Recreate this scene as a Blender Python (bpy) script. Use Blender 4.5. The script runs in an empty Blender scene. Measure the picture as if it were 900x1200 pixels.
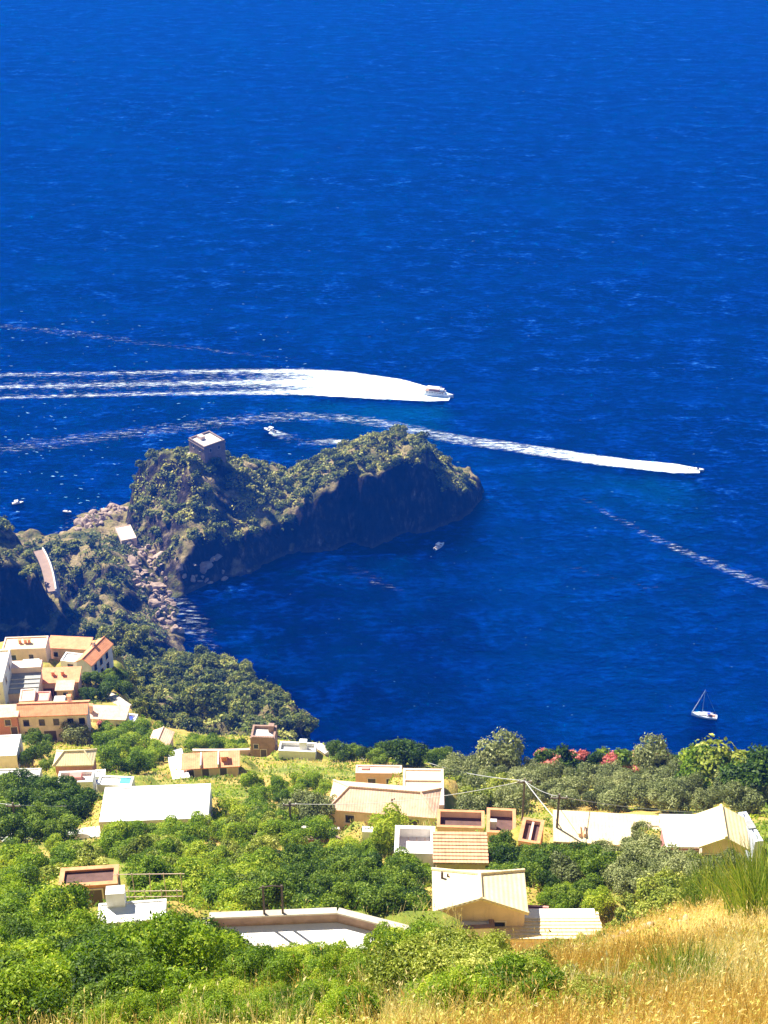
import bpy, math, random
import numpy as np
from mathutils import Vector

random.seed(7)
rng = np.random.default_rng(7)
R = math.radians
scene = bpy.context.scene
COL = scene.collection

# ------------------------------------------------------------------ camera
CAM_H = 400.0
PITCH = R(29.15)
FPX = 1680.0
cam_data = bpy.data.cameras.new("camera")
cam_data.sensor_fit = 'VERTICAL'
cam_data.sensor_height = 24.0
cam_data.lens = 24.0 * FPX / 1200.0
cam_data.clip_start = 0.5
cam_data.clip_end = 30000.0
cam = bpy.data.objects.new("camera", cam_data)
cam.location = (0, 0, CAM_H)
cam.rotation_euler = (math.pi / 2 - PITCH, 0, 0)
COL.objects.link(cam)
scene.camera = cam

# ------------------------------------------------------------------ sky and sun
SUN_EL = R(50)
SUN_AZ = math.atan2(-0.74, 0.67)          # direction towards the sun, clockwise from +Y
sun_dir = Vector((math.sin(SUN_AZ) * math.cos(SUN_EL), math.cos(SUN_AZ) * math.cos(SUN_EL), math.sin(SUN_EL)))
world = bpy.data.worlds.new("World")
scene.world = world
world.use_nodes = True
wn = world.node_tree
wn.nodes.clear()
sky = wn.nodes.new('ShaderNodeTexSky')
sky.sky_type = 'NISHITA'
sky.sun_disc = False
sky.sun_elevation = SUN_EL
sky.sun_rotation = SUN_AZ % (2 * math.pi)
sky.altitude = 300
sky.air_density = 1.0
sky.dust_density = 0.3
sky.ozone_density = 2.0
bg = wn.nodes.new('ShaderNodeBackground')
bg.inputs[1].default_value = 0.05
wo = wn.nodes.new('ShaderNodeOutputWorld')
wn.links.new(sky.outputs[0], bg.inputs[0])
wn.links.new(bg.outputs[0], wo.inputs[0])

sd = bpy.data.lights.new("sun", 'SUN')
sd.energy = 5.0
sd.angle = R(0.5)
sd.color = (1.0, 0.94, 0.84)
sun = bpy.data.objects.new("sun", sd)
sun.rotation_euler = sun_dir.to_track_quat('Z', 'Y').to_euler()
sun.location = (-200, 150, 700)
COL.objects.link(sun)

vs = scene.view_settings
vs.view_transform = 'Standard'
vs.look = 'None'
vs.gamma = 1.0
vs.exposure = 1.36
vs.use_curve_mapping = False
scene.render.engine = 'CYCLES'
scene.cycles.use_denoising = True
scene.cycles.max_bounces = 6
scene.cycles.diffuse_bounces = 3
scene.cycles.transparent_max_bounces = 8
scene.cycles.volume_bounces = 0

# ------------------------------------------------------------------ geometry helpers
cp, sp = math.cos(PITCH), math.sin(PITCH)

def ray(px, py):
    u = (px - 450.0) / FPX
    v = (600.0 - py) / FPX
    d = np.array([u, cp + v * sp, -sp + v * cp])
    return d / np.linalg.norm(d)

def PT(px, py, t):
    d = ray(px, py) * t
    return np.array([d[0], d[1], d[2] + CAM_H])

def PZ(px, py, z=0.0):
    d = ray(px, py)
    return PT(px, py, (CAM_H - z) / -d[2])

def PY(px, py, y):
    d = ray(px, py)
    return PT(px, py, y / d[1])

def _hash(i, j, s):
    h = (i.astype(np.int64) * 374761393 + j.astype(np.int64) * 668265263 + s * 1442695041) & 0x7fffffff
    h = ((h ^ (h >> 13)) * 1274126177) & 0x7fffffff
    return ((h ^ (h >> 16)) & 0xffff) / 65535.0

def vnoise(x, y, s=0):
    xi = np.floor(x); yi = np.floor(y)
    fx = x - xi; fy = y - yi
    fx = fx * fx * (3 - 2 * fx); fy = fy * fy * (3 - 2 * fy)
    a = _hash(xi, yi, s); b = _hash(xi + 1, yi, s); c = _hash(xi, yi + 1, s); d = _hash(xi + 1, yi + 1, s)
    return (a * (1 - fx) + b * fx) * (1 - fy) + (c * (1 - fx) + d * fx) * fy

def fbm(x, y, s=0, octv=4):
    r = 0; a = 0.5; n = 0
    for k in range(octv):
        r = r + a * vnoise(x, y, s + k * 17); n += a
        x = x * 2.03 + 11.3; y = y * 2.03 - 7.1; a *= 0.5
    return r / n

class TPS:
    def __init__(self, pts, smooth=0.0):
        p = np.array(pts, float)
        self.c = p[:, :2]; n = len(p)
        K = self._k(self.c, self.c) + np.eye(n) * smooth
        Q = np.c_[np.ones(n), self.c]
        A = np.block([[K, Q], [Q.T, np.zeros((3, 3))]])
        self.w = np.linalg.lstsq(A, np.r_[p[:, 2], np.zeros(3)], rcond=None)[0]
    @staticmethod
    def _k(a, b):
        d = ((a[:, None, :] - b[None]) ** 2).sum(-1)
        return 0.5 * d * np.log(d + 1e-9)
    def __call__(self, x, y):
        q = np.c_[np.ravel(x), np.ravel(y)]
        out = np.empty(len(q))
        for i in range(0, len(q), 40000):
            s = q[i:i + 40000]
            out[i:i + 40000] = self._k(s, self.c) @ self.w[:-3] + np.c_[np.ones(len(s)), s] @ self.w[-3:]
        return out.reshape(np.shape(x))

def sdf(poly, x, y):
    """signed distance to a polygon, positive inside"""
    x = np.asarray(x, float); y = np.asarray(y, float)
    P = np.array(poly, float)[:, :2]
    best = np.full(x.shape, 1e18); ins = np.zeros(x.shape, bool)
    for k in range(len(P)):
        ax, ay = P[k]; bx, by = P[(k + 1) % len(P)]
        ex, ey = bx - ax, by - ay
        t = np.clip(((x - ax) * ex + (y - ay) * ey) / (ex * ex + ey * ey + 1e-12), 0, 1)
        best = np.minimum(best, (x - ax - t * ex) ** 2 + (y - ay - t * ey) ** 2)
        if ay != by:
            cr = ((ay > y) != (by > y)) & (x < (bx - ax) * (y - ay) / (by - ay) + ax)
            ins ^= cr
    d = np.sqrt(best)
    return np.where(ins, d, -d)

def sstep(a, b, x):
    t = np.clip((x - a) / (b - a), 0, 1)
    return t * t * (3 - 2 * t)

# ------------------------------------------------------------------ materials
def mat(name):
    m = bpy.data.materials.new(name)
    m.use_nodes = True
    nt = m.node_tree
    b = nt.nodes['Principled BSDF']
    return m, nt, b

def N(nt, t, **kw):
    n = nt.nodes.new(t)
    for k, v in kw.items():
        setattr(n, k, v)
    return n

def noise_node(nt, scale, detail=4, rough=0.55, vec=None):
    n = N(nt, 'ShaderNodeTexNoise')
    n.inputs['Scale'].default_value = scale
    n.inputs['Detail'].default_value = detail
    n.inputs['Roughness'].default_value = rough
    if vec is not None:
        nt.links.new(vec, n.inputs['Vector'])
    return n.outputs['Fac']

def ramp(nt, fac, stops):
    r = N(nt, 'ShaderNodeValToRGB')
    e = r.color_ramp.elements
    while len(e) < len(stops):
        e.new(0.5)
    for k, (p, c) in enumerate(stops):
        e[k].position = p
        e[k].color = (c[0], c[1], c[2], 1) if not np.isscalar(c) else (c, c, c, 1)
    nt.links.new(fac, r.inputs['Fac'])
    return r.outputs['Color']

def mixc(nt, fac, a, b, blend='MIX'):
    m = N(nt, 'ShaderNodeMix', data_type='RGBA', blend_type=blend)
    if hasattr(fac, 'links'): nt.links.new(fac, m.inputs[0])
    else: m.inputs[0].default_value = fac
    for v, i in ((a, 6), (b, 7)):
        if hasattr(v, 'links'): nt.links.new(v, m.inputs[i])
        else: m.inputs[i].default_value = (v[0], v[1], v[2], 1)
    return m.outputs[2]

def math_n(nt, op, a, b=None, clamp=False):
    m = N(nt, 'ShaderNodeMath', operation=op)
    m.use_clamp = clamp
    for v, i in ((a, 0), (b, 1)):
        if v is None: continue
        if hasattr(v, 'links'): nt.links.new(v, m.inputs[i])
        else: m.inputs[i].default_value = v
    return m.outputs[0]

def bump(nt, b, h, strength=0.5, dist=0.1):
    n = N(nt, 'ShaderNodeBump')
    n.inputs['Strength'].default_value = strength
    n.inputs['Distance'].default_value = dist
    nt.links.new(h, n.inputs['Height'])
    nt.links.new(n.outputs[0], b.inputs['Normal'])

def objco(nt):
    return N(nt, 'ShaderNodeTexCoord').outputs['Object']

MATS = {}
def plain(name, c, var=0.25, scale=0.8, rough=0.85, dirt=None, bumpd=0.02):
    """painted or rendered masonry with blotches and weather streaks"""
    if name in MATS: return MATS[name]
    m, nt, b = mat(name)
    co = objco(nt)
    f = noise_node(nt, scale, 6, 0.65, co)
    lo = [v * (1 - var) for v in c]; hi = [min(0.9, v * (1 + var * 0.6)) for v in c]
    base = ramp(nt, f, [(0.3, lo), (0.7, hi)])
    mp = N(nt, 'ShaderNodeMapping'); mp.inputs['Scale'].default_value = (2.5, 2.5, 0.25)
    nt.links.new(co, mp.inputs[0])
    st = noise_node(nt, 1.3, 5, 0.7, mp.outputs[0])
    k = ramp(nt, st, [(0.52, 0.0), (0.72, 1.0)])
    d = dirt or [v * 0.55 for v in c]
    kk = math_n(nt, 'MULTIPLY', k, 0.35)
    nt.links.new(mixc(nt, kk, base, d), b.inputs['Base Color'])
    b.inputs['Roughness'].default_value = rough
    b.inputs['Specular IOR Level'].default_value = 0.2
    bump(nt, b, noise_node(nt, 9, 4, 0.6, co), 0.4, bumpd)
    MATS[name] = m
    return m

def tiled(name, c, pitch=0.28, var=0.35):
    """pantile roof: rounded courses running down the slope, mottled by weather"""
    if name in MATS: return MATS[name]
    m, nt, b = mat(name)
    co = objco(nt)
    w = N(nt, 'ShaderNodeTexWave', wave_type='BANDS', bands_direction='X')
    w.inputs['Scale'].default_value = 1.0 / pitch / 3.18
    w.inputs['Distortion'].default_value = 0.6
    nt.links.new(co, w.inputs['Vector'])
    w2 = N(nt, 'ShaderNodeTexWave', wave_type='BANDS', bands_direction='Y', wave_profile='SAW')
    w2.inputs['Scale'].default_value = 1.0 / 0.42 / 3.18
    w2.inputs['Distortion'].default_value = 0.4
    nt.links.new(co, w2.inputs['Vector'])
    f = noise_node(nt, 0.9, 6, 0.7, co)
    f2 = noise_node(nt, 5.0, 3, 0.6, co)
    lo = [v * (1 - var) for v in c]; hi = [min(0.92, v * (1 + var * 0.7)) for v in c]
    col = ramp(nt, f, [(0.28, lo), (0.5, c), (0.75, hi)])
    col = mixc(nt, math_n(nt, 'MULTIPLY', ramp(nt, f2, [(0.5, 0.0), (0.75, 1.0)]), 0.4), col, [v * 0.55 for v in c])
    nt.links.new(col, b.inputs['Base Color'])
    b.inputs['Roughness'].default_value = 0.9
    b.inputs['Specular IOR Level'].default_value = 0.15
    h = math_n(nt, 'ADD', w.outputs['Fac'], math_n(nt, 'MULTIPLY', w2.outputs['Fac'], 0.5))
    bump(nt, b, h, 0.3, 0.05)
    MATS[name] = m
    return m

def leaf_mat(name, dark, mid, light, trans=0.35, spec=0.25, tcol=(1.0, 1.05, 0.55)):
    m, nt, b = mat(name)
    at = N(nt, 'ShaderNodeAttribute', attribute_name='tint')
    oi = N(nt, 'ShaderNodeObjectInfo')
    f = math_n(nt, 'ADD', math_n(nt, 'MULTIPLY', at.outputs['Fac'], 0.62), math_n(nt, 'MULTIPLY', oi.outputs['Random'], 0.38))
    col = ramp(nt, f, [(0.1, dark), (0.5, mid), (0.9, light)])
    nt.links.new(col, b.inputs['Base Color'])
    b.inputs['Roughness'].default_value = 0.55
    b.inputs['Specular IOR Level'].default_value = spec
    tr = N(nt, 'ShaderNodeBsdfTranslucent')
    nt.links.new(mixc(nt, 1.0, col, tcol, 'MULTIPLY'), tr.inputs['Color'])
    ms = N(nt, 'ShaderNodeMixShader'); ms.inputs[0].default_value = trans
    nt.links.new(b.outputs[0], ms.inputs[1]); nt.links.new(tr.outputs[0], ms.inputs[2])
    nt.links.new(ms.outputs[0], nt.nodes['Material Output'].inputs['Surface'])
    MATS[name] = m
    return m

leaf_mat('leaf_bright', (0.035, 0.09, 0.005), (0.21, 0.33, 0.010), (0.54, 0.58, 0.05), 0.45)
leaf_mat('leaf_deep', (0.014, 0.042, 0.006), (0.085, 0.16, 0.012), (0.29, 0.38, 0.03), 0.42)
leaf_mat('leaf_olive', (0.09, 0.115, 0.03), (0.21, 0.24, 0.075), (0.42, 0.43, 0.18), 0.25)
leaf_mat('leaf_scrub', (0.015, 0.035, 0.005), (0.15, 0.195, 0.02), (0.50, 0.46, 0.09), 0.2)
leaf_mat('leaf_yellow', (0.07, 0.11, 0.01), (0.26, 0.31, 0.025), (0.60, 0.57, 0.13), 0.3)
leaf_mat('petal_pink', (0.50, 0.10, 0.09), (0.65, 0.20, 0.17), (0.80, 0.38, 0.30), 0.3)
leaf_mat('petal_orange', (0.55, 0.18, 0.03), (0.70, 0.28, 0.05), (0.80, 0.40, 0.10), 0.3)
leaf_mat('straw', (0.44, 0.24, 0.04), (0.84, 0.62, 0.17), (0.94, 0.86, 0.50), 0.4, 0.1, (1.0, 0.95, 0.8))
leaf_mat('reed_green', (0.05, 0.11, 0.01), (0.17, 0.27, 0.02), (0.50, 0.48, 0.10), 0.35)

m, nt, b = mat('bark'); MATS['bark'] = m
co = objco(nt)
nt.links.new(ramp(nt, noise_node(nt, 6, 5, 0.6, co), [(0.3, (0.06, 0.04, 0.025)), (0.7, (0.17, 0.125, 0.085))]), b.inputs['Base Color'])
b.inputs['Roughness'].default_value = 0.95
bump(nt, b, noise_node(nt, 14, 4, 0.6, co), 0.8, 0.03)

def simple(name, c, rough=0.5, metal=0.0, spec=0.5):
    if name in MATS: return MATS[name]
    m, nt, b = mat(name)
    f = noise_node(nt, 3.0, 4, 0.6, objco(nt))
    nt.links.new(ramp(nt, f, [(0.3, [v * 0.85 for v in c]), (0.7, [min(0.95, v * 1.06) for v in c])]), b.inputs['Base Color'])
    b.inputs['Roughness'].default_value = rough
    b.inputs['Metallic'].default_value = metal
    b.inputs['Specular IOR Level'].default_value = spec
    MATS[name] = m
    return m

WHITE = plain('white_render', (0.80, 0.78, 0.74), 0.10)
CREAM = plain('cream_render', (0.76, 0.57, 0.46), 0.16)
PEACH = plain('peach_render', (0.72, 0.48, 0.37), 0.16)
PINK = plain('pink_render', (0.60, 0.27, 0.23), 0.15)
TOWERSTONE = plain('tower_masonry', (0.27, 0.20, 0.17), 0.3, 0.5)
FIELDSTONE = plain('pale_fieldstone', (0.52, 0.42, 0.33), 0.3, 2.0)
PEACHTILE = tiled('peach_tile', (0.62, 0.36, 0.21))
STONEPINK = plain('pinkish_grey_render', (0.80, 0.68, 0.63), 0.2)
BROWN = plain('brown_masonry', (0.33, 0.215, 0.165), 0.3, 1.6)
MAROON = plain('maroon_floor_and_shade', (0.14, 0.078, 0.066), 0.35, 1.1)  # shade of the walled courts put into the floor colour; plain brown elsewhere
ORANGE_TRIM = plain('orange_brick_coping', (0.62, 0.29, 0.14), 0.25, 2.0)
TERRACOTTA = tiled('terracotta_tile', (0.72, 0.31, 0.16))
PALETILE = tiled('sun_bleached_tile', (0.76, 0.50, 0.35))
CREAMTILE = tiled('pale_cream_tile', (0.80, 0.64, 0.38), 0.3, 0.2)
GREYSHEET = plain('grey_sheet_metal', (0.33, 0.34, 0.33), 0.2, 1.0, 0.6)
PALEGREY = plain('pale_grey_concrete', (0.62, 0.60, 0.54), 0.18, 0.7)
CONCRETE = plain('weathered_concrete', (0.50, 0.43, 0.35), 0.25, 0.9)
SHADEBLUE = plain('shade_blue_render', (0.55, 0.60, 0.72), 0.15)  # white walls in shade: the blue of the shade is put into the colour
GLASS = simple('window_glass', (0.025, 0.03, 0.04), 0.12, 0, 0.6)
SHUTTER = simple('dark_shutter', (0.10, 0.075, 0.055), 0.6)
BLUE = simple('blue_plastic', (0.02, 0.05, 0.42), 0.4)
CYAN = simple('cyan_pool_liner', (0.12, 0.55, 0.68), 0.25)
DARKWOOD = simple('dark_wood', (0.075, 0.052, 0.038), 0.8)
POLE = simple('pole_wood', (0.16, 0.125, 0.10), 0.85)
WIRE = simple('cable_grey', (0.42, 0.42, 0.40), 0.6)
BOATWHITE = simple('white_gelcoat', (0.84, 0.84, 0.83), 0.25)
BOATTRIM = simple('teak_deck', (0.36, 0.20, 0.12), 0.6)
RUBBER = simple('grey_rubber', (0.10, 0.10, 0.11), 0.7)
ALU = simple('aluminium_mast', (0.60, 0.63, 0.66), 0.4, 0.6)

# stone for walls and shore boulders
m, nt, b = mat('pale_limestone'); MATS['stone'] = m
co = objco(nt); oi = N(nt, 'ShaderNodeObjectInfo')
f = noise_node(nt, 1.2, 7, 0.65, co)
c1 = ramp(nt, f, [(0.3, (0.17, 0.115, 0.085)), (0.5, (0.42, 0.31, 0.235)), (0.72, (0.64, 0.52, 0.42))])
nt.links.new(mixc(nt, math_n(nt, 'MULTIPLY', oi.outputs['Random'], 0.5), c1, (0.20, 0.13, 0.095)), b.inputs['Base Color'])
b.inputs['Roughness'].default_value = 0.95
bump(nt, b, noise_node(nt, 2.5, 6, 0.65, co), 0.9, 0.25)
STONE = m

# sea
m, nt, b = mat('sea_water'); SEA = m
co = objco(nt)
def wave_layer(sx, sy, rot, detail, rough=0.55):
    mp = N(nt, 'ShaderNodeMapping')
    mp.inputs['Scale'].default_value = (sx, sy, 1)
    mp.inputs['Rotation'].default_value = (0, 0, R(rot))
    nt.links.new(co, mp.inputs[0])
    return noise_node(nt, 1.0, detail, rough, mp.outputs[0])
wA = wave_layer(1 / 24, 1 / 15, 7, 3)
wB = wave_layer(1 / 6, 1 / 3.0, -9, 5, 0.72)
wC = wave_layer(1 / 160, 1 / 60, 12, 3)
hgt = math_n(nt, 'ADD', math_n(nt, 'MULTIPLY', wA, 2.2), math_n(nt, 'MULTIPLY', wB, 1.0))
calm = ramp(nt, wC, [(0.35, 0.5), (0.65, 1.0)])
# the bay behind the headland lies sheltered: calmer water
vd = N(nt, 'ShaderNodeVectorMath', operation='DISTANCE'); nt.links.new(co, vd.inputs[0]); vd.inputs[1].default_value = (60, 540, 0)
lee = ramp(nt, math_n(nt, 'DIVIDE', vd.outputs['Value'], 400.0), [(0.2, 0.5), (0.6, 1.0)])
calm = math_n(nt, 'MULTIPLY', calm, lee)
hgt = math_n(nt, 'MULTIPLY', hgt, calm)
bump(nt, b, hgt, 1.0, 6.0)
mix = ramp(nt, math_n(nt, 'ADD', math_n(nt, 'MULTIPLY', math_n(nt, 'SUBTRACT', math_n(nt, 'ADD', math_n(nt, 'MULTIPLY', wA, 0.42), math_n(nt, 'MULTIPLY', wB, 0.58)), 0.5), calm), 0.5),
           [(0.43, (0.0, 0.0, 0.004)), (0.5, (0.0, 0.0005, 0.042)), (0.57, (0.0, 0.022, 0.22)), (0.64, (0.03, 0.17, 0.58))])
nt.links.new(mix, b.inputs['Base Color'])
b.inputs['Roughness'].default_value = 1.0
b.inputs['Specular IOR Level'].default_value = 0.0
bn = b.inputs['Normal'].links[0].from_socket
gl = N(nt, 'ShaderNodeBsdfGlossy')
gl.inputs['Color'].default_value = (0.0, 0.36, 0.92, 1)
gl.inputs['Roughness'].default_value = 0.07
nt.links.new(bn, gl.inputs['Normal'])
fr = N(nt, 'ShaderNodeFresnel'); fr.inputs['IOR'].default_value = 1.35
nt.links.new(bn, fr.inputs['Normal'])
ms = N(nt, 'ShaderNodeMixShader')
nt.links.new(fr.outputs[0], ms.inputs[0]); nt.links.new(b.outputs[0], ms.inputs[1]); nt.links.new(gl.outputs[0], ms.inputs[2])
nt.links.new(ms.outputs[0], nt.nodes['Material Output'].inputs['Surface'])

# foam
m, nt, b = mat('sea_foam'); FOAM = m
co = objco(nt)
mp = N(nt, 'ShaderNodeMapping'); mp.inputs['Scale'].default_value = (0.13, 0.55, 0.3)
nt.links.new(co, mp.inputs[0])
f1 = ramp(nt, noise_node(nt, 1.0, 9, 0.8, mp.outputs[0]), [(0.3, 0.0), (0.7, 1.0)])
at = N(nt, 'ShaderNodeAttribute', attribute_name='dens')
s = math_n(nt, 'ADD', f1, math_n(nt, 'SUBTRACT', at.outputs['Fac'], 1.0))
al = ramp(nt, s, [(0.0, 0.0), (0.2, 0.25), (0.55, 1.0)])
b.inputs['Base Color'].default_value = (0.78, 0.90, 0.95, 1)
b.inputs['Roughness'].default_value = 0.8
nt.links.new(al, b.inputs['Alpha'])

# ground of the hillside: dry grass, green patches, bare earth
def ground_mat(name, stops, steep=None, sc=0.09, fine=0.8, bd=0.4):
    m, nt, b = mat(name)
    co = objco(nt)
    f = math_n(nt, 'ADD', math_n(nt, 'MULTIPLY', noise_node(nt, sc, 6, 0.6, co), 0.65), math_n(nt, 'MULTIPLY', noise_node(nt, fine, 5, 0.65, co), 0.35))
    col = ramp(nt, f, stops)
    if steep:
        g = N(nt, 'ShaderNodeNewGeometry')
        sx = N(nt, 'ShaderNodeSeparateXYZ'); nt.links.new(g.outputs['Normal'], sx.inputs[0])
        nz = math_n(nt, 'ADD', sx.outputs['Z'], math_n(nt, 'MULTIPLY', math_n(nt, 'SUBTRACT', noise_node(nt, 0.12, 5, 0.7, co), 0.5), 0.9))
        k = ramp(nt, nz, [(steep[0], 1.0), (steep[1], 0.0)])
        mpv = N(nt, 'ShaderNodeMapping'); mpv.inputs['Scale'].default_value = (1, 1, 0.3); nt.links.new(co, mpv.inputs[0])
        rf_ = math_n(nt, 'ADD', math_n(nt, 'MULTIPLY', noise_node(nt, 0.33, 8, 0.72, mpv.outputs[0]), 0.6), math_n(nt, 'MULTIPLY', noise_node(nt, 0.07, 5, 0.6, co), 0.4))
        rock = ramp(nt, rf_, [(0.40, (0.008, 0.007, 0.006)), (0.53, (0.032, 0.025, 0.020)), (0.60, (0.11, 0.083, 0.062)), (0.68, (0.46, 0.35, 0.26))])  # cliff shade put into the colour: rock on steep faces kept very dark
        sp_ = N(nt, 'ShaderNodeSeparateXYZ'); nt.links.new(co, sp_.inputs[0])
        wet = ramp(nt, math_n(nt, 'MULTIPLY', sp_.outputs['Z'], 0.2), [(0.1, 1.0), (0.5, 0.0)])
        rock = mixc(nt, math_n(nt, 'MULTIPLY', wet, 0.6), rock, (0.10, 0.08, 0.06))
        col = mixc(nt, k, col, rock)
    nt.links.new(col, b.inputs['Base Color'])
    b.inputs['Roughness'].default_value = 1.0
    b.inputs['Specular IOR Level'].default_value = 0.1
    bump(nt, b, noise_node(nt, 0.5, 8, 0.7, co), 1.0, bd * 2)
    return m
HILLMAT = ground_mat('dry_hillside_soil', [(0.30, (0.07, 0.11, 0.02)), (0.45, (0.19, 0.22, 0.035)), (0.55, (0.46, 0.31, 0.09)), (0.72, (0.60, 0.42, 0.17))], None, 0.06, 0.7, 0.15)
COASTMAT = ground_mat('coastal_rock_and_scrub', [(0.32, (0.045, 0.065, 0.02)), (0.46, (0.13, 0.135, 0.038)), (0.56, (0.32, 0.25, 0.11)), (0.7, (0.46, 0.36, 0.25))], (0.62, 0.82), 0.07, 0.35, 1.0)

# ------------------------------------------------------------------ object helpers
def link(o, parent=None):
    COL.objects.link(o)
    if parent is not None: o.parent = parent
    return o

def tag(o, label=None, cat=None, group=None, kind=None):
    if label: o['label'] = label
    if cat: o['category'] = cat
    if group: o['group'] = group
    if kind: o['kind'] = kind
    return o

def empty(name, loc, rz=0.0):
    o = bpy.data.objects.new(name, None)
    o.location = loc; o.rotation_euler = (0, 0, rz)
    o.empty_display_size = 0.5
    return link(o)

def raw_mesh(name, V, F, attr=None, smooth=False):
    """V (n,3), F (m,k) equal-size faces; attr: dict name -> (domain, values)"""
    V = np.asarray(V, np.float32); F = np.asarray(F, np.int32)
    me = bpy.data.meshes.new(name)
    k = F.shape[1]
    me.vertices.add(len(V)); me.loops.add(F.size); me.polygons.add(len(F))
    me.vertices.foreach_set('co', V.ravel())
    me.loops.foreach_set('vertex_index', F.ravel())
    me.polygons.foreach_set('loop_start', np.arange(0, F.size, k, dtype=np.int32))
    me.polygons.foreach_set('loop_total', np.full(len(F), k, np.int32))
    if smooth: me.polygons.foreach_set('use_smooth', np.ones(len(F), bool))
    for an, (dom, val) in (attr or {}).items():
        a = me.attributes.new(an, 'FLOAT', dom)
        a.data.foreach_set('value', np.asarray(val, np.float32))
    me.update(calc_edges=True)
    return me

def obj(name, me, m, parent=None, loc=(0, 0, 0), rz=0.0):
    if m is not None and len(me.materials) == 0: me.materials.append(m)
    o = bpy.data.objects.new(name, me)
    o.location = loc; o.rotation_euler = (0, 0, rz)
    return link(o, parent)

class MB:
    """collects polygons; build() links them as one mesh object"""
    def __init__(self): self.v = []; self.f = []
    def quad(self, *p):
        n = len(self.v); self.v += [tuple(map(float, q)) for q in p]; self.f.append(tuple(range(n, n + len(p)))); return self
    def box(self, x0, x1, y0, y1, z0, z1):
        n = len(self.v)
        self.v += [(x0, y0, z0), (x1, y0, z0), (x1, y1, z0), (x0, y1, z0), (x0, y0, z1), (x1, y0, z1), (x1, y1, z1), (x0, y1, z1)]
        self.f += [tuple(n + i for i in q) for q in ((0, 3, 2, 1), (4, 5, 6, 7), (0, 1, 5, 4), (1, 2, 6, 5), (2, 3, 7, 6), (3, 0, 4, 7))]
        return self
    def prism(self, poly, z0, z1):
        n = len(self.v); k = len(poly)
        self.v += [(p[0], p[1], z0) for p in poly] + [(p[0], p[1], z1) for p in poly]
        self.f.append(tuple(range(n + k - 1, n - 1, -1))); self.f.append(tuple(range(n + k, n + 2 * k)))
        for i in range(k):
            j = (i + 1) % k
            self.f.append((n + i, n + j, n + k + j, n + k + i))
        return self
    def slab(self, top, th):
        """thick sheet below a planar polygon given by its top corners"""
        n = len(self.v); k = len(top)
        self.v += [tuple(map(float, p)) for p in top] + [(float(p[0]), float(p[1]), float(p[2]) - th) for p in top]
        self.f.append(tuple(range(n, n + k))); self.f.append(tuple(range(n + 2 * k - 1, n + k - 1, -1)))
        for i in range(k):
            j = (i + 1) % k
            self.f.append((n + j, n + i, n + k + i, n + k + j))
        return self
    def tube(self, pts, r0, r1=None, seg=7):
        pts = [Vector(p) for p in pts]; r1 = r0 if r1 is None else r1
        n0 = len(self.v); L = len(pts)
        for i, p in enumerate(pts):
            d = (pts[min(i + 1, L - 1)] - pts[max(i - 1, 0)]).normalized()
            a = d.orthogonal().normalized() if abs(d.z) > 0.9 else d.cross(Vector((0, 0, 1))).normalized()
            c = d.cross(a)
            r = r0 + (r1 - r0) * i / max(1, L - 1)
            for k in range(seg):
                t = 2 * math.pi * k / seg
                self.v.append(tuple(p + a * math.cos(t) * r + c * math.sin(t) * r))
        for i in range(L - 1):
            for k in range(seg):
                q = (k + 1) % seg
                self.f.append((n0 + i * seg + k, n0 + i * seg + q, n0 + (i + 1) * seg + q, n0 + (i + 1) * seg + k))
        self.f.append(tuple(n0 + k for k in range(seg - 1, -1, -1)))
        self.f.append(tuple(n0 + (L - 1) * seg + k for k in range(seg)))
        return self
    def build(self, name, m, parent=None, loc=(0, 0, 0), rz=0.0, smooth=False):
        me = bpy.data.meshes.new(name)
        me.from_pydata(self.v, [], self.f)
        if smooth:
            me.polygons.foreach_set('use_smooth', [True] * len(me.polygons))
        me.update()
        return obj(name, me, m, parent, loc, rz)

def copy_tree(o, parent=None):
    c = o.copy(); COL.objects.link(c)
    if parent is not None: c.parent = parent
    for ch in [k for k in bpy.data.objects if k.parent == o] if o.type == 'EMPTY' else []:
        copy_tree(ch, c)
    return c

# ------------------------------------------------------------------ terrain of the near hillside
ctl = []
def col_ctl(px, pairs):
    for py, t in pairs: ctl.append(PT(px, py, t))
FAR_ROWS = [(1060, 97), (1000, 134), (950, 164), (900, 204)]
col_ctl(-150, [(1199, 34), (1150, 46), (1110, 66)] + FAR_ROWS + [(840, 258), (800, 286), (750, 326)])
col_ctl(50, [(1199, 30), (1150, 42), (1110, 62), (1060, 92), (1000, 132), (950, 163), (900, 204), (840, 256), (800, 284), (750, 322)])
col_ctl(130, [(850, 254), (800, 286), (760, 314)])
col_ctl(250, [(1199, 26), (1150, 40), (1130, 55), (1100, 76)] + FAR_ROWS + [(868, 248)])
col_ctl(450, [(1199, 21), (1150, 33), (1130, 50), (1105, 74)] + FAR_ROWS + [(884, 228)])
col_ctl(550, [(1199, 19), (1165, 26), (1146, 40), (1134, 55), (1126, 70), (1119, 86), (1060, 99)])
col_ctl(650, [(1199, 18), (1165, 24), (1142, 38), (1130, 54), (1122, 70), (1115, 86), (1050, 98), (1000, 128), (950, 160), (915, 188), (898, 206)])
col_ctl(750, [(1150, 24), (1116, 35), (1104, 46), (1096, 58), (1088, 70), (1079, 84), (1050, 93)])
col_ctl(850, [(1199, 17), (1150, 23), (1110, 32), (1070, 47), (1050, 64), (1000, 112), (950, 156), (915, 184), (903, 198)])
col_ctl(1050, [(1199, 17), (1150, 22), (1110, 30), (1070, 44), (1050, 60), (1000, 108), (950, 154), (915, 182), (903, 196)])
for x in (-120, -60, 0, 60, 120):
    ctl.append((x, -5, 400.5 - abs(x) * 0.01)); ctl.append((x, -40, 424))
for y in (60, 120, 170, 220, 260):
    ctl.append((-190, y, 395 - y * 0.56)); ctl.append((170, y, 395 - y * 0.62))
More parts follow.
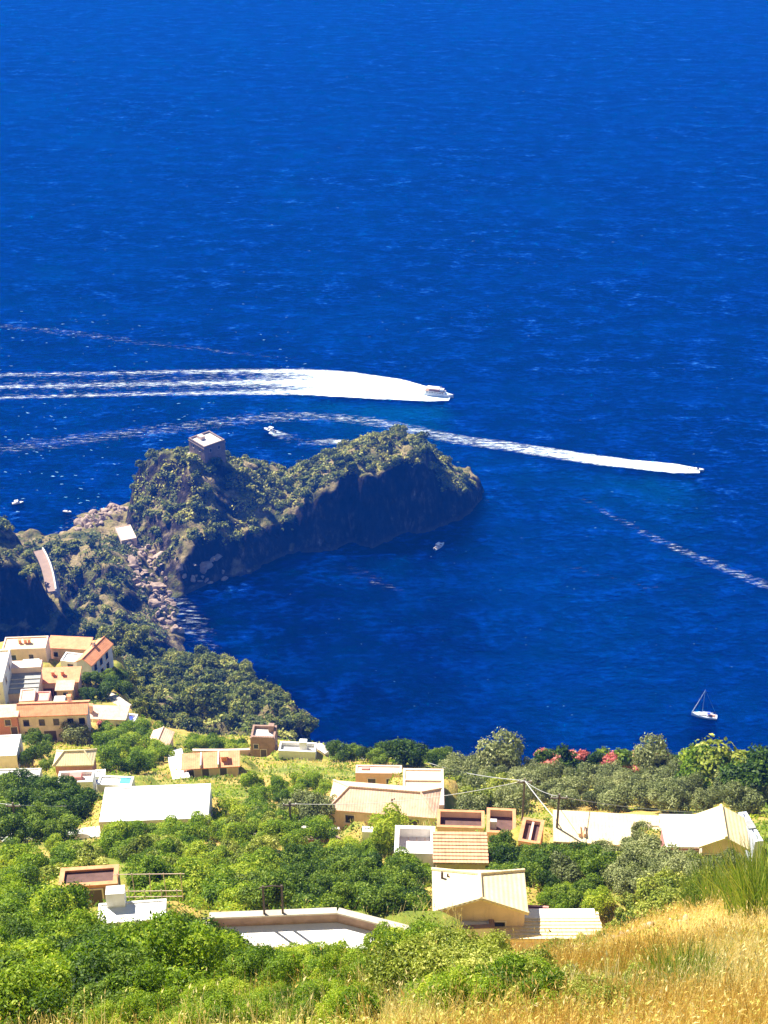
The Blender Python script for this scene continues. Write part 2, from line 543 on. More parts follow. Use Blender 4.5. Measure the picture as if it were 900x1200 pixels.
hill_tps = TPS(ctl, 0.05)
edge = [PT(*q) for q in ((131, 750, 324), (150, 800, 290), (166, 852, 258), (230, 862, 258), (300, 864, 256), (365, 873, 248), (410, 880, 236), (460, 884, 229), (540, 893, 216), (590, 895, 213), (680, 905, 203), (800, 905, 202), (900, 905, 201), (1000, 905, 201))]
edge_poly = [(p[0], p[1]) for p in edge] + [(200, 150), (200, -60), (-230, -60), (-230, 260), (PT(-150, 748, 326)[0], PT(-150, 748, 326)[1])]
PADS = []       # (cx, cy, yaw, half width, half depth, z)

def hill0(x, y):
    z = hill_tps(x, y)
    d = sdf(edge_poly, x, y) + (fbm(x / 9.0, y / 9.0, 31, 3) - 0.5) * 5
    drop = np.maximum(0, 1.5 - d)
    return z - drop * 2.2

def hill(x, y):
    x = np.asarray(x, float); y = np.asarray(y, float)
    z = hill0(x, y) + (fbm(x / 6.0, y / 6.0, 3, 4) - 0.5) * np.clip(y / 60.0, 0.3, 1.3)
    bk = np.zeros(x.shape); bz = np.zeros(x.shape)
    for (cx, cy, a, hw, hd, zp) in PADS:
        ca, sa = math.cos(a), math.sin(a)
        lx = (x - cx) * ca + (y - cy) * sa; ly = -(x - cx) * sa + (y - cy) * ca
        d = np.maximum(np.abs(lx) - hw, np.abs(ly) - hd)
        k = 1 - sstep(0.3, 2.2, d)
        better = (k > bk + 1e-6) | ((k > .98) & (bk > .98) & (zp < bz))
        bk = np.where(better, k, bk); bz = np.where(better, zp, bz)
    return z * (1 - bk) + bz * bk

def march(fn, px, py, t0=10.0, t1=420.0, st=0.4):
    d = ray(px, py)
    t = np.arange(t0, t1, st)
    X = d[0] * t; Y = d[1] * t; Z = d[2] * t + CAM_H
    hit = np.where(Z < fn(X, Y))[0]
    i = hit[0] if len(hit) else len(t) - 1
    return np.array([X[i], Y[i], Z[i]])

def G0(px, py): return march(hill0, px, py)
def G(px, py): return march(hill, px, py)

# ------------------------------------------------------------------ buildings
def rect_fit(corners, z):
    """corners in the photo: far-left, far-right, near-right, near-left, all at height z"""
    p = [PZ(c[0], c[1], z)[:2] for c in corners]
    c = sum(p) / 4
    ex = (p[1] - p[0]) + (p[2] - p[3]); ey = (p[0] - p[3]) + (p[1] - p[2])
    a1 = math.atan2(ex[1], ex[0]); a2 = math.atan2(-ey[0], ey[1])
    a = (a1 * 2 + a2) / 3 if abs(a1 - a2) < 1.2 else a1
    ca, sa = math.cos(a), math.sin(a)
    w = abs(ex[0] * ca + ex[1] * sa) / 2; d = abs(-ey[0] * sa + ey[1] * ca) / 2
    return c, a, w, d

class House:
    def __init__(self, name, label, corners, base, h, wall_m, cat='house', pad=True, z=None, group=None, sink=4.0, front=1.5):
        zg = G0(*base)[2] if z is None else z
        self.h = h
        self.c, self.a, self.w, self.d = rect_fit(corners, zg + h)
        self.zg = zg
        self.root = empty(name, (self.c[0], self.c[1], zg), self.a)
        tag(self.root, label, cat, group)
        w2, d2 = self.w / 2, self.d / 2
        self.w2, self.d2 = w2, d2
        self.wall_m = wall_m
        self.sink = sink
        if pad: PADS.append((self.c[0], self.c[1], self.a, w2 + 0.6, d2 + front, zg))
    def walls(self, top=None, gable=None, inset=0.0):
        w2, d2 = self.w2 - inset, self.d2 - inset
        h = self.h if top is None else top
        MB().box(-w2, w2, -d2, d2, -self.sink, h).build('wall', self.wall_m, self.root)
        return self
    def flat(self, roof_m, par=0.35, thick=0.25, par_m=None, coping=None, name='roof'):
        w2, d2, h = self.w2, self.d2, self.h
        self.walls(h - 0.06)
        i = thick
        MB().box(-w2 + i + .003, w2 - i - .003, -d2 + i + .003, d2 - i - .003, h - 0.057, h).build(name, roof_m, self.root)
        if par > 0:
            b = MB()
            b.box(-w2, w2, -d2, -d2 + i, h - 0.057, h + par); b.box(-w2, w2, d2 - i, d2, h - 0.057, h + par)
            b.box(-w2, -w2 + i, -d2 + i, d2 - i, h - 0.057, h + par); b.box(w2 - i, w2, -d2 + i, d2 - i, h - 0.057, h + par)
            b.build('parapet', par_m or self.wall_m, self.root)
            if coping:
                o = 0.05
                b = MB()
                b.box(-w2 - o, w2 + o, -d2 - o, -d2 + i + o, h + par, h + par + .07); b.box(-w2 - o, w2 + o, d2 - i - o, d2 + o, h + par, h + par + .07)
                b.box(-w2 - o, -w2 + i + o, -d2 + i + o, d2 - i - o, h + par, h + par + .07); b.box(w2 - i - o, w2 + o, -d2 + i + o, d2 - i - o, h + par, h + par + .07)
                b.build('coping', coping, self.root)
        return self
    def hip(self, roof_m, rise, ov=0.35, inset=None, axis='x', near_gable=False):
        self.walls(self.h - 0.02)
        w, d, h = self.w2 + ov, self.d2 + ov, self.h
        i = inset if inset is not None else min(w, d) * 0.85
        if axis == 'x': r0, r1 = (-w + i, 0, h + rise), (w - i, 0, h + rise)
        else: r0, r1 = (0, -d + (0 if near_gable else i), h + rise), (0, d - i, h + rise)
        A, B, C, D = (-w, -d, h), (w, -d, h), (w, d, h), (-w, d, h)
        m = MB()
        if axis == 'x':
            m.slab([A, B, r1, r0], .16); m.slab([C, D, r0, r1], .16); m.slab([B, C, r1], .16); m.slab([D, A, r0], .16)
        else:
            m.slab([B, C, r1, r0], .16); m.slab([D, A, r0, r1], .16); m.slab([C, D, r1], .16)
            if not near_gable: m.slab([A, B, r0], .16)
            else:
                g_ = MB(); y_ = -self.d2; n = 0
                g_.v += [(-self.w2, y_, h - .02), (self.w2, y_, h - .02), (0, y_, h + rise - .2), (-self.w2, y_ + .25, h - .02), (self.w2, y_ + .25, h - .02), (0, y_ + .25, h + rise - .2)]
                g_.f += [(0, 1, 2), (5, 4, 3), (0, 3, 4, 1), (1, 4, 5, 2), (2, 5, 3, 0)]
                g_.build('gable', self.wall_m, self.root)
        rf = m.build('roof', roof_m, self.root)
        t = MB()
        up = lambda p: (p[0], p[1], p[2] + .03)
        t.tube([up(r0), up(r1)], .13, seg=6)
        for q, e in ((A, r0), (D, r0) if axis == 'x' else (D, r1), (B, r1) if axis == 'x' else (B, r0), (C, r1)):
            t.tube([up(q), up(e)], .11, seg=6)
        t.build('ridge_cap', roof_m, rf)
        self.roof = rf
        return self
    def gable(self, roof_m, rise, ov=0.3, axis='x', off=0.0):
        self.walls(self.h - 0.02)
        w, d, h = self.w2 + ov, self.d2 + ov, self.h
        m = MB()
        if axis == 'x':
            m.slab([(-w, -d, h), (w, -d, h), (w, off, h + rise), (-w, off, h + rise)], .16)
            m.slab([(w, d, h), (-w, d, h), (-w, off, h + rise), (w, off, h + rise)], .16)
            for s in (-1, 1):
                x = s * self.w2; g = MB()
                n = len(g.v)
                g.v += [(x, -self.d2, h - .02), (x, self.d2, h - .02), (x, off, h + rise - .17), (x - s * .25, -self.d2, h - .02), (x - s * .25, self.d2, h - .02), (x - s * .25, off, h + rise - .17)]
                g.f += [(n, n + 1, n + 2), (n + 5, n + 4, n + 3), (n, n + 3, n + 4, n + 1), (n + 1, n + 4, n + 5, n + 2), (n + 2, n + 5, n + 3, n)]
                g.build('gable', self.wall_m, self.root)
            r0, r1 = (-w, off, h + rise + .03), (w, off, h + rise + .03)
        else:
            m.slab([(w, -d, h), (w, d, h), (off, d, h + rise), (off, -d, h + rise)], .16)
            m.slab([(-w, d, h), (-w, -d, h), (off, -d, h + rise), (off, d, h + rise)], .16)
            for s in (-1, 1):
                y = s * self.d2; g = MB()
                n = len(g.v)
                g.v += [(-self.w2, y, h - .02), (self.w2, y, h - .02), (off, y, h + rise - .17), (-self.w2, y - s * .25, h - .02), (self.w2, y - s * .25, h - .02), (off, y - s * .25, h + rise - .17)]
                g.f += [(n, n + 1, n + 2), (n + 5, n + 4, n + 3), (n, n + 3, n + 4, n + 1), (n + 1, n + 4, n + 5, n + 2), (n + 2, n + 5, n + 3, n)]
                g.build('gable', self.wall_m, self.root)
            r0, r1 = (off, -d, h + rise + .03), (off, d, h + rise + .03)
        rf = m.build('roof', roof_m, self.root)
        MB().tube([r0, r1], .12, seg=6).build('ridge_cap', roof_m, rf)
        self.roof = rf
        return self
    def shed(self, roof_m, rise, ov=0.25, th=.16, name='roof'):
        """single slope, high at the far side (rise > 0) or at the near side (rise < 0)"""
        w, d, h = self.w2 + ov, self.d2 + ov, self.h
        lo, hi = (h, h + rise) if rise > 0 else (h - rise, h)
        n = MB()
        V = [(-self.w2, -self.d2, -self.sink), (self.w2, -self.d2, -self.sink), (self.w2, self.d2, -self.sink), (-self.w2, self.d2, -self.sink),
             (-self.w2, -self.d2, lo - .17), (self.w2, -self.d2, lo - .17), (self.w2, self.d2, hi - .17), (-self.w2, self.d2, hi - .17)]
        n.v += V
        n.f += [(0, 3, 2, 1), (4, 5, 6, 7), (0, 1, 5, 4), (1, 2, 6, 5), (2, 3, 7, 6), (3, 0, 4, 7)]
        n.build('wall', self.wall_m, self.root)
        self.roof = MB().slab([(-w, -d, lo), (w, -d, lo), (w, d, hi), (-w, d, hi)], th).build(name, roof_m, self.root)
        return self
    def window(self, face, u, z, w=0.9, h=1.2, kind='window', m=None):
        """framed opening on a face; u runs -1..1 along the face"""
        t = 0.05
        if face in ('front', 'back'):
            s = -1 if face == 'front' else 1
            cx = u * self.w2; y = s * self.d2
            bx = lambda b, x0, x1, z0, z1, p0, p1: b.box(x0, x1, min(y + s * p0, y + s * p1), max(y + s * p0, y + s * p1), z0, z1)
        else:
            s = 1 if face == 'right' else -1
            cx = u * self.d2; xx = s * self.w2
            bx = lambda b, x0, x1, z0, z1, p0, p1: b.box(min(xx + s * p0, xx + s * p1), max(xx + s * p0, xx + s * p1), x0, x1, z0, z1)
        f = MB(); g = .09
        x0, x1 = cx - w / 2, cx + w / 2
        bx(f, x0 - g, x0, z - .02, z + h + g, -.02, t); bx(f, x1, x1 + g, z - .02, z + h + g, -.02, t)
        bx(f, x0, x1, z + h, z + h + g, -.02, t)
        if kind == 'window': bx(f, x0 - .15, x1 + .15, z - .12, z - .02, -.02, .12)
        fo = f.build(kind, STONEPINK if m is None else m, self.root)
        p = MB(); bx(p, x0 + .002, x1 - .002, z, z + h - .002, -.03, .012)
        p.build('pane' if kind == 'window' else 'leaf', GLASS if kind == 'window' else SHUTTER, fo)
        return self
    def chimney(self, x, y, z, s=0.5, h=1.0, m=None):
        b = MB().box(x - s / 2, x + s / 2, y - s / 2, y + s / 2, z - .6, z + h)
        o = b.build('chimney', m or self.wall_m, self.root)
        MB().box(x - s * .7, x + s * .7, y - s * .7, y + s * .7, z + h + .12, z + h + .2).box(x - s * .35, x + s * .35, y - s * .35, y + s * .35, z + h, z + h + .12).build('cap', TERRACOTTA, o)
        return self
    def box(self, name, m, x0, x1, y0, y1, z0, z1, parent=None):
        return MB().box(x0, x1, y0, y1, z0, z1).build(name, m, parent or self.root)


# ------------------------------------------------------------------ buildings of the lower village (left)
PI = math.pi
def H(*a, **k): return House(*a, **k)

h = H('village_house', 'long house with cream roof terrace at the back of the village', [(3, 746), (58, 748), (52, 760), (6, 763)], (20, 775), 4.0, CREAM).flat(CREAMTILE, 0.25)
for x in (-.5, .0, .35): h.chimney(x * h.w2 * .5, h.d2 * .1, h.h, .5, .7, TERRACOTTA)
h.window('front', -.5, 1.6); h.window('front', .3, 1.6)

h = H('village_house', 'long wing with bright orange tile roof behind the white patio', [(59, 746.5), (108, 750), (102, 761), (57, 758)], (72, 768), 3.6, PEACH).shed(TERRACOTTA, 0.4)
h.window('front', -.6, 1.3); h.window('front', -.1, 1.3)

h = H('village_house', 'orange-roofed house end-on with blue shaded wall and tall windows', [(110, 751), (130, 754.5), (107, 781), (94, 775)], (112, 789), 5.2, SHADEBLUE, sink=6).gable(TERRACOTTA, 1.3, axis='y')
for u in (-.65, -.1, .45):
    h.window('right', u, 3.1, 1.0, 1.5); h.window('right', u, .7, 1.0, 1.5)
h.chimney(-.4, h.d2 * .2, h.h + 1.1, .5, .8)

h = H('patio_house', 'low white patio house inside the orange-roofed courtyard', [(72, 763), (99, 769), (93, 779), (78, 775)], (85, 783), 2.2, WHITE).flat(WHITE, 0.3)
h.window('front', 0, .9, 1.2, 1.0)
h = H('garden_shed', 'small white flat-roofed shed beside the courtyard garden', [(26, 773), (45, 773), (46, 780), (27, 780)], (36, 785), 2.2, WHITE, cat='shed').flat(WHITE, .15)
h.window('front', .2, 0, .9, 1.9, 'door')
h = H('greenhouse_shed', 'cream house with grey sheet-metal lean-to roof', [(11, 784), (46, 785), (45.5, 810), (12, 812)], (28, 816), 3.2, CREAM).shed(GREYSHEET, .8)
h.box('ridge_parapet', CREAM, -h.w2 - .3, h.w2 + .3, h.d2 * .45, h.d2 + .35, h.h + .6, h.h + 1.75)
for k in range(1, 4): h.box('sheet_seam', PALEGREY, -h.w2 - .2, h.w2 + .2, -h.d2 - .2 + k * h.d2 * .33, -h.d2 - .12 + k * h.d2 * .33, h.h + .02 + .13 * k, h.h + .2 + .13 * k)

h = H('village_house', 'orange-tiled house with two roof vents above a shaded loggia', [(48, 785), (93, 785), (92, 799), (47, 799.5)], (60, 808), 3.6, PEACH).shed(TERRACOTTA, .5)
h.chimney(-1.2, 0, h.h + .3, .5, .6, TERRACOTTA); h.chimney(.6, 0, h.h + .3, .5, .6, TERRACOTTA)
h.window('front', -.6, .4, 1.8, 1.8, 'door', PINK); h.window('front', -.1, .4, 1.5, 1.8, 'door', PINK)  # dark door leaves stand for the shade inside the loggia recess
h = H('tiled_annex', 'small square annex with peach tile roof beside dark loggia', [(67, 800), (86, 800), (85, 808), (67, 808)], (76, 816), 2.4, PEACH).shed(PALETILE, .4)
h.window('front', .1, .9, .9, .9)

h = H('village_house', 'main two-storey house with long orange roof and pinkish facade', [(24, 822), (101, 824), (102.5, 836.5), (22, 838)], (62, 865), 5.3, STONEPINK).gable(TERRACOTTA, 1.0)
for u in (-.78, -.32, .1, .52, .86): h.window('front', u, 3.2, .95, 1.25)
for u, w in ((-.72, 1.5), (-.5, .9), (-.12, 1.9), (.4, 1.3), (.75, 1.2)): h.window('front', u, 0.1, w, 2.0, 'door')
h.chimney(2.5, 1.0, h.h + .7, .55, .8, WHITE)
h = H('roof_apartment', 'square cream attic block behind the main orange roof', [(24, 808), (41, 808), (41, 821), (23, 823)], (32, 836), 6.0, CREAM).flat(PALETILE, .15)
h.window('front', .3, 4.2, .8, .9)
h = H('roof_apartment', 'peach attic block with reddish side beside the square cream one', [(42, 811), (59, 811), (57.5, 822), (42, 822)], (50, 836), 5.8, PINK).flat(PALETILE, .15)
h.window('right', 0, 4, .8, .9)
h = H('water_cistern', 'small white block between peach attic and ivy garden', [(64, 816), (76, 816), (76, 823), (63, 823)], (70, 832), 3.4, WHITE, cat='cistern').flat(WHITE, .12)
h = H('village_house', 'lower house with peach tile roof adjoining the main facade', [(105, 828), (149, 831), (147, 844), (103, 840)], (124, 857), 3.2, STONEPINK).shed(PALETILE, .35)
h.window('front', -.55, .6, 1.0, 1.7, 'door'); h.window('front', .1, 1.1, .9, 1.0); h.window('front', .65, 1.1, .9, 1.0)
h.chimney(-h.w2 * .85, 0, h.h + .4, .6, 1.0, PEACH)
h = H('roof_terrace', 'white terrace with blue tarpaulin at the end of peach roof', [(150, 838), (161, 840), (158, 850), (147, 849)], (154, 856), 1.6, WHITE, cat='terrace').flat(WHITE, .5)
h.box('tarpaulin', BLUE, -h.w2 * .8, h.w2 * .2, -h.d2 * .7, h.d2 * .5, h.h + .01, h.h + .35)
h = H('village_house', 'reddish-brown house cut by the picture edge beside main facade', [(-14, 828), (20, 829), (21, 839), (-14, 840)], (8, 863), 4.4, PINK).shed(PALETILE, .3)
h.window('front', .35, 2.6, .9, 1.1); h.window('front', .7, .2, 1.0, 2.0, 'door')
h = H('village_house', 'tall cream house cut by the picture edge above brown house', [(-20, 762), (6, 764), (9, 800), (-18, 802)], (0, 822), 5.5, WHITE).flat(CREAMTILE, .3)
h.window('right', -.4, 3.4, .9, 1.2); h.window('right', .4, 3.4, .9, 1.2); h.window('front', .4, 3.2)
h = H('village_house', 'plain white flat-roofed block below main facade at picture edge', [(-10, 862), (23.5, 862), (20.5, 886), (-10, 887)], (8, 897), 2.8, WHITE).flat(WHITE, .12)
h.window('right', .2, .9, .9, 1.1)
h = H('garage', 'long low garage with pale grey concrete roof above dark trees', [(-12, 901), (48, 901.5), (46, 913), (-12, 911)], (24, 919), 2.2, PALEGREY, cat='garage').flat(PALEGREY, .1)
h.window('front', .5, 0, 2.2, 1.9, 'door')

h = H('pink_house', 'pink two-storey house with whitewashed hip roof', [(68, 880), (107, 881), (111, 896), (65, 895)], (88, 912), 3.5, PINK).hip(CREAMTILE, 1.1, .25)
for u in (-.6, 0, .6): h.window('front', u, 1.4 if u else .3, .8, 1.0 if u else 2.0, 'window' if u else 'door', WHITE)
h = H('front_terrace', 'white walled terrace in front of the pink house', [(67, 907), (113, 906), (107, 920), (70, 920)], (88, 925), 1.5, WHITE, cat='terrace').flat(CREAM, .45)
h.box('table', PINK, -.7, .7, -.5, .5, h.h, h.h + .7)
h = H('laundry_hut', 'small white hut with blue shutter beside pink house', [(111, 903), (124, 902), (123, 910), (111, 911)], (117, 918), 2.2, WHITE, cat='hut').flat(WHITE, .12)
wb = MB().box(-.5, .6, -h.d2 - .05, -h.d2 + .02, .5, 1.8).build('shutter', BLUE, h.root)
h = H('pool_terrace', 'white terrace with small cyan pool above the big white roof', [(118, 911), (160, 910), (152, 921), (112, 922)], (140, 924), 1.2, WHITE, cat='terrace').flat(WHITE, .18)
h.box('pool_water', CYAN, h.w2 * .25, h.w2 * .85, -h.d2 * .3, h.d2 * .6, h.h + .01, h.h + .08)
h = H('warehouse', 'large low building with plain white flat roof', [(121, 921), (245, 921), (246, 960), (119, 963)], (180, 972), 3.0, WHITE).flat(WHITE, .08)
h.window('right', 0, .8, 1.4, 1.2)

h = H('cottage', 'small orange-roofed cottage standing alone below the wooded bluff', [(181, 857), (203, 859), (195, 873), (175, 872)], (185, 881), 2.7, PEACH, cat='house').gable(PALETILE, .8, axis='y')
h.window('front', 0, .2, .9, 1.8, 'door'); h.window('right', 0, 1.0, .8, .9)
h = H('farm_house', 'long low farmhouse with terracotta roof in three lengths', [(214, 886), (280, 884.5), (278, 896), (216, 901)], (245, 906), 1.9, PEACH, cat='house').shed(TERRACOTTA, .4)
for x in (-.36, .28): h.box('roof_joint', PALEGREY, h.w2 * x - .09, h.w2 * x + .09, -h.d2 - .2, h.d2 + .2, h.h + .02, h.h + .5)
for u in (-.75, -.2, .45): h.window('front', u, .1, .9, 1.5, 'door')
h.chimney(h.w2 * .5, 0, h.h + .3, .8, .5, TERRACOTTA)
h = H('tower_house', 'square brown stone tower house with parapet at the bluff edge', [(297, 852), (325, 853), (321.5, 868.5), (293, 868)], (307, 884), 3.7, BROWN, sink=5).flat(PALEGREY, .5, .3, BROWN)
h.window('front', .05, .1, .9, 1.9, 'door'); h.window('front', -.55, 2.2, .7, .8); h.window('right', 0, 2.2, .7, .8)
m_ = MB()
for k in range(9): m_.box(-h.w2 + .2 + k * (h.w2 * 2 - .4) / 9, -h.w2 + .55 + k * (h.w2 * 2 - .4) / 9, -h.d2 - .03, -h.d2 + .37, h.h + .5, h.h + .75)
m_.build('battlement', BROWN, h.root)
h.box('stair_hut', BROWN, h.w2 * .35, h.w2 - .35, h.d2 * .3, h.d2 - .36, h.h, h.h + 1.2)
h = H('belvedere', 'white walled belvedere terrace beside the brown tower house', [(328, 871), (372, 875), (369, 884), (327, 884)], (350, 888), 1.0, WHITE, cat='terrace').flat(PALEGREY, .6)
h.box('pavilion', WHITE, h.w2 * .1, h.w2 * .5, -h.d2 * .2, h.d2 * .6, h.h, h.h + 1.6)

# ------------------------------------------------------------------ houses of the middle terrace
h = H('hip_roof_house', 'house with large pale hipped roof and one small window', [(393, 916), (513, 926), (511, 958), (387, 946)], (450, 972), 2.7, CREAM).hip(PALETILE, 1.25, .25)
h.window('front', -.62, 1.0, .9, 1.0); h.window('front', .2, 1.2, .7, .8); h.window('front', .6, .1, 1.0, 2.0, 'door')
MB().tube([(.9, -h.d2 * .6, h.h + .3), (.9, -h.d2 * .6, h.h + 1.1), (1.2, -h.d2 * .6 - .1, h.h + 1.25)], .09).build('stove_pipe', DARKWOOD, h.root)
h = H('roof_apartment', 'flat cream upper block with maroon skylight behind hipped roof', [(417, 897), (471, 897.5), (471, 907.5), (416.5, 906.5)], (444, 935), 4.4, PEACH).flat(CREAM, .12)
h.box('skylight', PINK, -h.w2 * .75, -h.w2 * .4, -h.d2 * .1, h.d2 * .5, h.h + .01, h.h + .15)
h.window('front', -.3, 2.7, .9, 1.0); h.window('front', .5, 2.7, .9, 1.0)
h = H('roof_apartment', 'broad whitish flat-roofed block adjoining the hipped house', [(472, 901), (521, 902), (519, 944), (472, 944)], (512, 962), 2.4, CREAM).flat(CREAMTILE, .12)
h.box('roof_step', CREAM, -h.w2 + .26, h.w2 - .26, h.d2 * .3, h.d2 * .36, h.h + .005, h.h + .2)
h.window('right', -.3, .9, .9, 1.0); h.window('right', .4, .9, .9, 1.0)

h = H('walled_court', 'rectangular court with maroon shade-toned floor and orange coping next to hipped roof', [(513, 955.5), (567, 957.5), (567, 977), (512, 976)], (540, 980), 1.6, PEACH, cat='courtyard').flat(MAROON, .7, .22, PEACH, ORANGE_TRIM)
h = H('walled_court', 'square court with maroon shade-toned floor and tall orange-coped walls', [(570, 954), (604, 956.5), (603, 984), (571, 983)], (587, 988), 1.7, PEACH, cat='courtyard').flat(MAROON, .75, .22, PEACH, ORANGE_TRIM)
h.box('water_tank', PALEGREY, -h.w2 + .3, -h.w2 + .9, -h.d2 * .2, h.d2 * .05, h.h + .01, h.h + .9)
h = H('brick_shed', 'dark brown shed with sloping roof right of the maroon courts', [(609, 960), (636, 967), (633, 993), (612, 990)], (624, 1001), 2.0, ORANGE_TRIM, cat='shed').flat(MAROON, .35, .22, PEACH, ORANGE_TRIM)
h.box('partition', PEACH, -.1, .1, -h.d2 + .23, h.d2 - .23, h.h + .01, h.h + .35)
h = H('roof_terrace', 'white-walled roof terrace with pale floor left of peach ribbed roof', [(462, 977), (510, 978), (509, 1011), (463, 1009)], (486, 1018), 2.2, WHITE, cat='terrace').flat(STONEPINK, .9, .35, WHITE)
for k in range(1, 4): h.box('floor_strip', CREAM, -h.w2 + .4 + k * h.w2 * .42 - .05, -h.w2 + .4 + k * h.w2 * .42 + .05, -h.d2 + .4, h.d2 - .4, h.h + .004, h.h + .02)
h = H('ribbed_roof_house', 'low house with peach roof laid in long horizontal courses', [(511, 981), (568, 982), (568, 1009), (511, 1010)], (540, 1018), 2.3, PEACH).shed(PEACHTILE, .35)
def courses(h, n, rise, m, name='roof_course', ov=.25, lift=.0):
    w, d = h.w2 + ov, h.d2 + ov
    lo, hi = (h.h, h.h + rise) if rise > 0 else (h.h - rise, h.h)
    for k in range(n):
        y0 = -d + 2 * d * k / n; y1 = y0 + 2 * d / n * 1.12
        if k == n - 1: y1 = d
        z0 = lo + (hi - lo) * k / n; z1 = lo + (hi - lo) * (k + 1) / n
        j = random.uniform(-.03, .03)
        MB().slab([(-w + j, y0, z0 + .11 + lift), (w + j, y0, z0 + .11 + lift), (w + j, y1, z1 + .035 + lift), (-w + j, y1, z1 + .035 + lift)], .06).build(name, m, h.roof)
courses(h, 9, .35, PEACHTILE)
h = H('low_wall_house', 'narrow white lean-to under the eaves of the hipped house', [(425, 969), (508, 972), (508, 978), (424, 976)], (462, 984), 1.0, WHITE, cat='lean-to').flat(PALEGREY, .1)

h = H('long_roof_house', 'long house with plain pale cream tile roof', [(652.5, 956), (770, 960), (770, 989), (651, 985)], (700, 1001), 2.8, BROWN).shed(CREAMTILE, .3)
for x in (-.55, -.45): h.box('roof_vent', PALETILE, h.w2 * x - .08, h.w2 * x + .08, -h.d2 * .75, h.d2 * .05, h.h + .05, h.h + .42)
h.window('front', -.35, .2, 2.6, 1.9, 'door', WHITE); h.window('front', .1, .9, .9, 1.0); h.window('front', .6, .9, .9, 1.0)
h = H('link_building', 'small square roof between long cream roof and white one', [(759, 966), (776, 966), (777, 979), (761, 980)], (768, 1000), 3.2, CREAM, pad=False).flat(CREAMTILE, .1)
h.window('front', 0, 1.6, .7, .9)
h = H('white_roof_house', 'white-roofed house with reddish porch openings', [(777, 961), (820, 957.5), (818, 990), (784, 989)], (802, 1005), 2.8, PINK).shed(WHITE, .2)
for u in (-.55, .1, .65): h.window('front', u, .5, 1.0, 1.7, 'door', WHITE)
h = H('gable_house', 'house with steep cream gable roof at the right end of the row', [(822, 957), (867, 962), (875, 991), (821, 991)], (848, 1003), 2.8, CREAM).gable(CREAMTILE, 1.0, axis='y')
h.window('front', -.5, .7, 1.0, 1.2); h.window('front', .4, .2, 1.0, 2.0, 'door')
h = H('side_terrace', 'narrow white terrace with blue-shaded wall beside gable roof', [(871, 956), (880, 955), (887, 990), (878, 993)], (884, 997), 2.0, SHADEBLUE, cat='terrace').flat(WHITE, .4)
h.box('hatch', GREYSHEET, -.3, .3, -.3, .5, h.h + .01, h.h + .5)

# ------------------------------------------------------------------ near houses
h = H('near_hip_house', 'nearest house with white and cream hipped roof beside leafy shrub', [(511, 1021), (612, 1023), (614, 1066), (510, 1068)], (562, 1088), 2.8, CREAM).hip(CREAMTILE, 1.15, .2, axis='y', inset=1.6, near_gable=True)
h.window('front', .4, .9, .9, 1.0); h.window('left', 0, .9, .9, 1.0)
MB().tube([(-h.w2 * .85, h.d2 * .5, h.h + .2), (-h.w2 * .85, h.d2 * .5, h.h + .75)], .08).tube([(-h.w2 * .72, h.d2 * .5, h.h + .2), (-h.w2 * .72, h.d2 * .5, h.h + .6)], .06).build('flue_pipe', DARKWOOD, h.root)
zn = h.zg
h = H('porch', 'white boxy porch with brown coping in front of near hipped roof', [(533, 1071), (577, 1067), (577, 1088), (534, 1092)], (556, 1104), 1.9, WHITE, cat='porch', z=zn).flat(WHITE, .12, .2, WHITE, BROWN)
h = H('ribbed_terrace', 'broad terrace roof of long cream courses next to white porch', [(582, 1076), (700, 1069), (698, 1102), (581, 1108)], (640, 1116), 1.2, CREAM, cat='terrace', z=zn, front=.3).shed(CREAMTILE, -.5)
courses(h, 8, -.5, CREAMTILE, 'paving_course')
h.box('edge_kerb', WHITE, -h.w2, h.w2, h.d2 - .5, h.d2 + .3, h.h - .2, h.h + .25)
h = H('pink_step', 'short pinkish slab at the corner of near hipped roof', [(617, 1061), (643, 1063), (643, 1068), (617, 1067)], (630, 1073), .9, PINK, cat='step', pad=False, z=zn).flat(STONEPINK, .08)

# large white terrace with brown parapet
zt = PT(370, 1095, 76)[2]
A, B, C, D, E_ = [PZ(px, py, zt)[:2] for px, py in ((246, 1087), (395, 1081), (484, 1104), (476, 1130), (250, 1130))]
o0 = (A + B + C + D + E_) / 5
loc = lambda p: (p[0] - o0[0], p[1] - o0[1])
tr = empty('terrace', (o0[0], o0[1], zt)); tag(tr, 'wide white angular terrace with brown parapet and two dark posts', 'terrace')
MB().prism([loc(p) for p in (E_, D, C, B, A)], -5, 0).build('floor', WHITE, tr)
for p, q in ((A, B), (B, C), (A, E_)):
    p, q = np.array(loc(p)), np.array(loc(q)); d_ = (q - p) / np.linalg.norm(q - p); n_ = np.array([-d_[1], d_[0]])
    if p is not None and (p + q) @ n_ < 0: n_ = -n_
    MB().prism([p, q, q + n_ * .28, p + n_ * .28] if np.cross(d_, n_) > 0 else [p, p + n_ * .28, q + n_ * .28, q], -.5, .62).build('parapet', BROWN, tr)
    MB().prism([p - n_ * .06, q - n_ * .06, q + n_ * .34, p + n_ * .34] if np.cross(d_, n_) > 0 else [p - n_ * .06, p + n_ * .34, q + n_ * .34, q - n_ * .06], .623, .72).build('coping', CONCRETE, tr)
f_ = lambda t: np.array(loc(A)) * (1 - t) + np.array(loc(B)) * t
p0, p1 = f_(.43), f_(.575)
pst = MB(); 
for p in (p0, p1): MB().box(p[0] - .05, p[0] + .05, p[1] + .05, p[1] + .15, .72, 2.6).build('post', DARKWOOD, tr)
MB().tube([(p0[0] - .2, p0[1] + .1, 2.45), ((p0[0] + p1[0]) / 2, p0[1] + .1, 2.62), (p1[0] + .1, p1[1] + .1, 2.5)], .035).build('crossbar', DARKWOOD, tr)
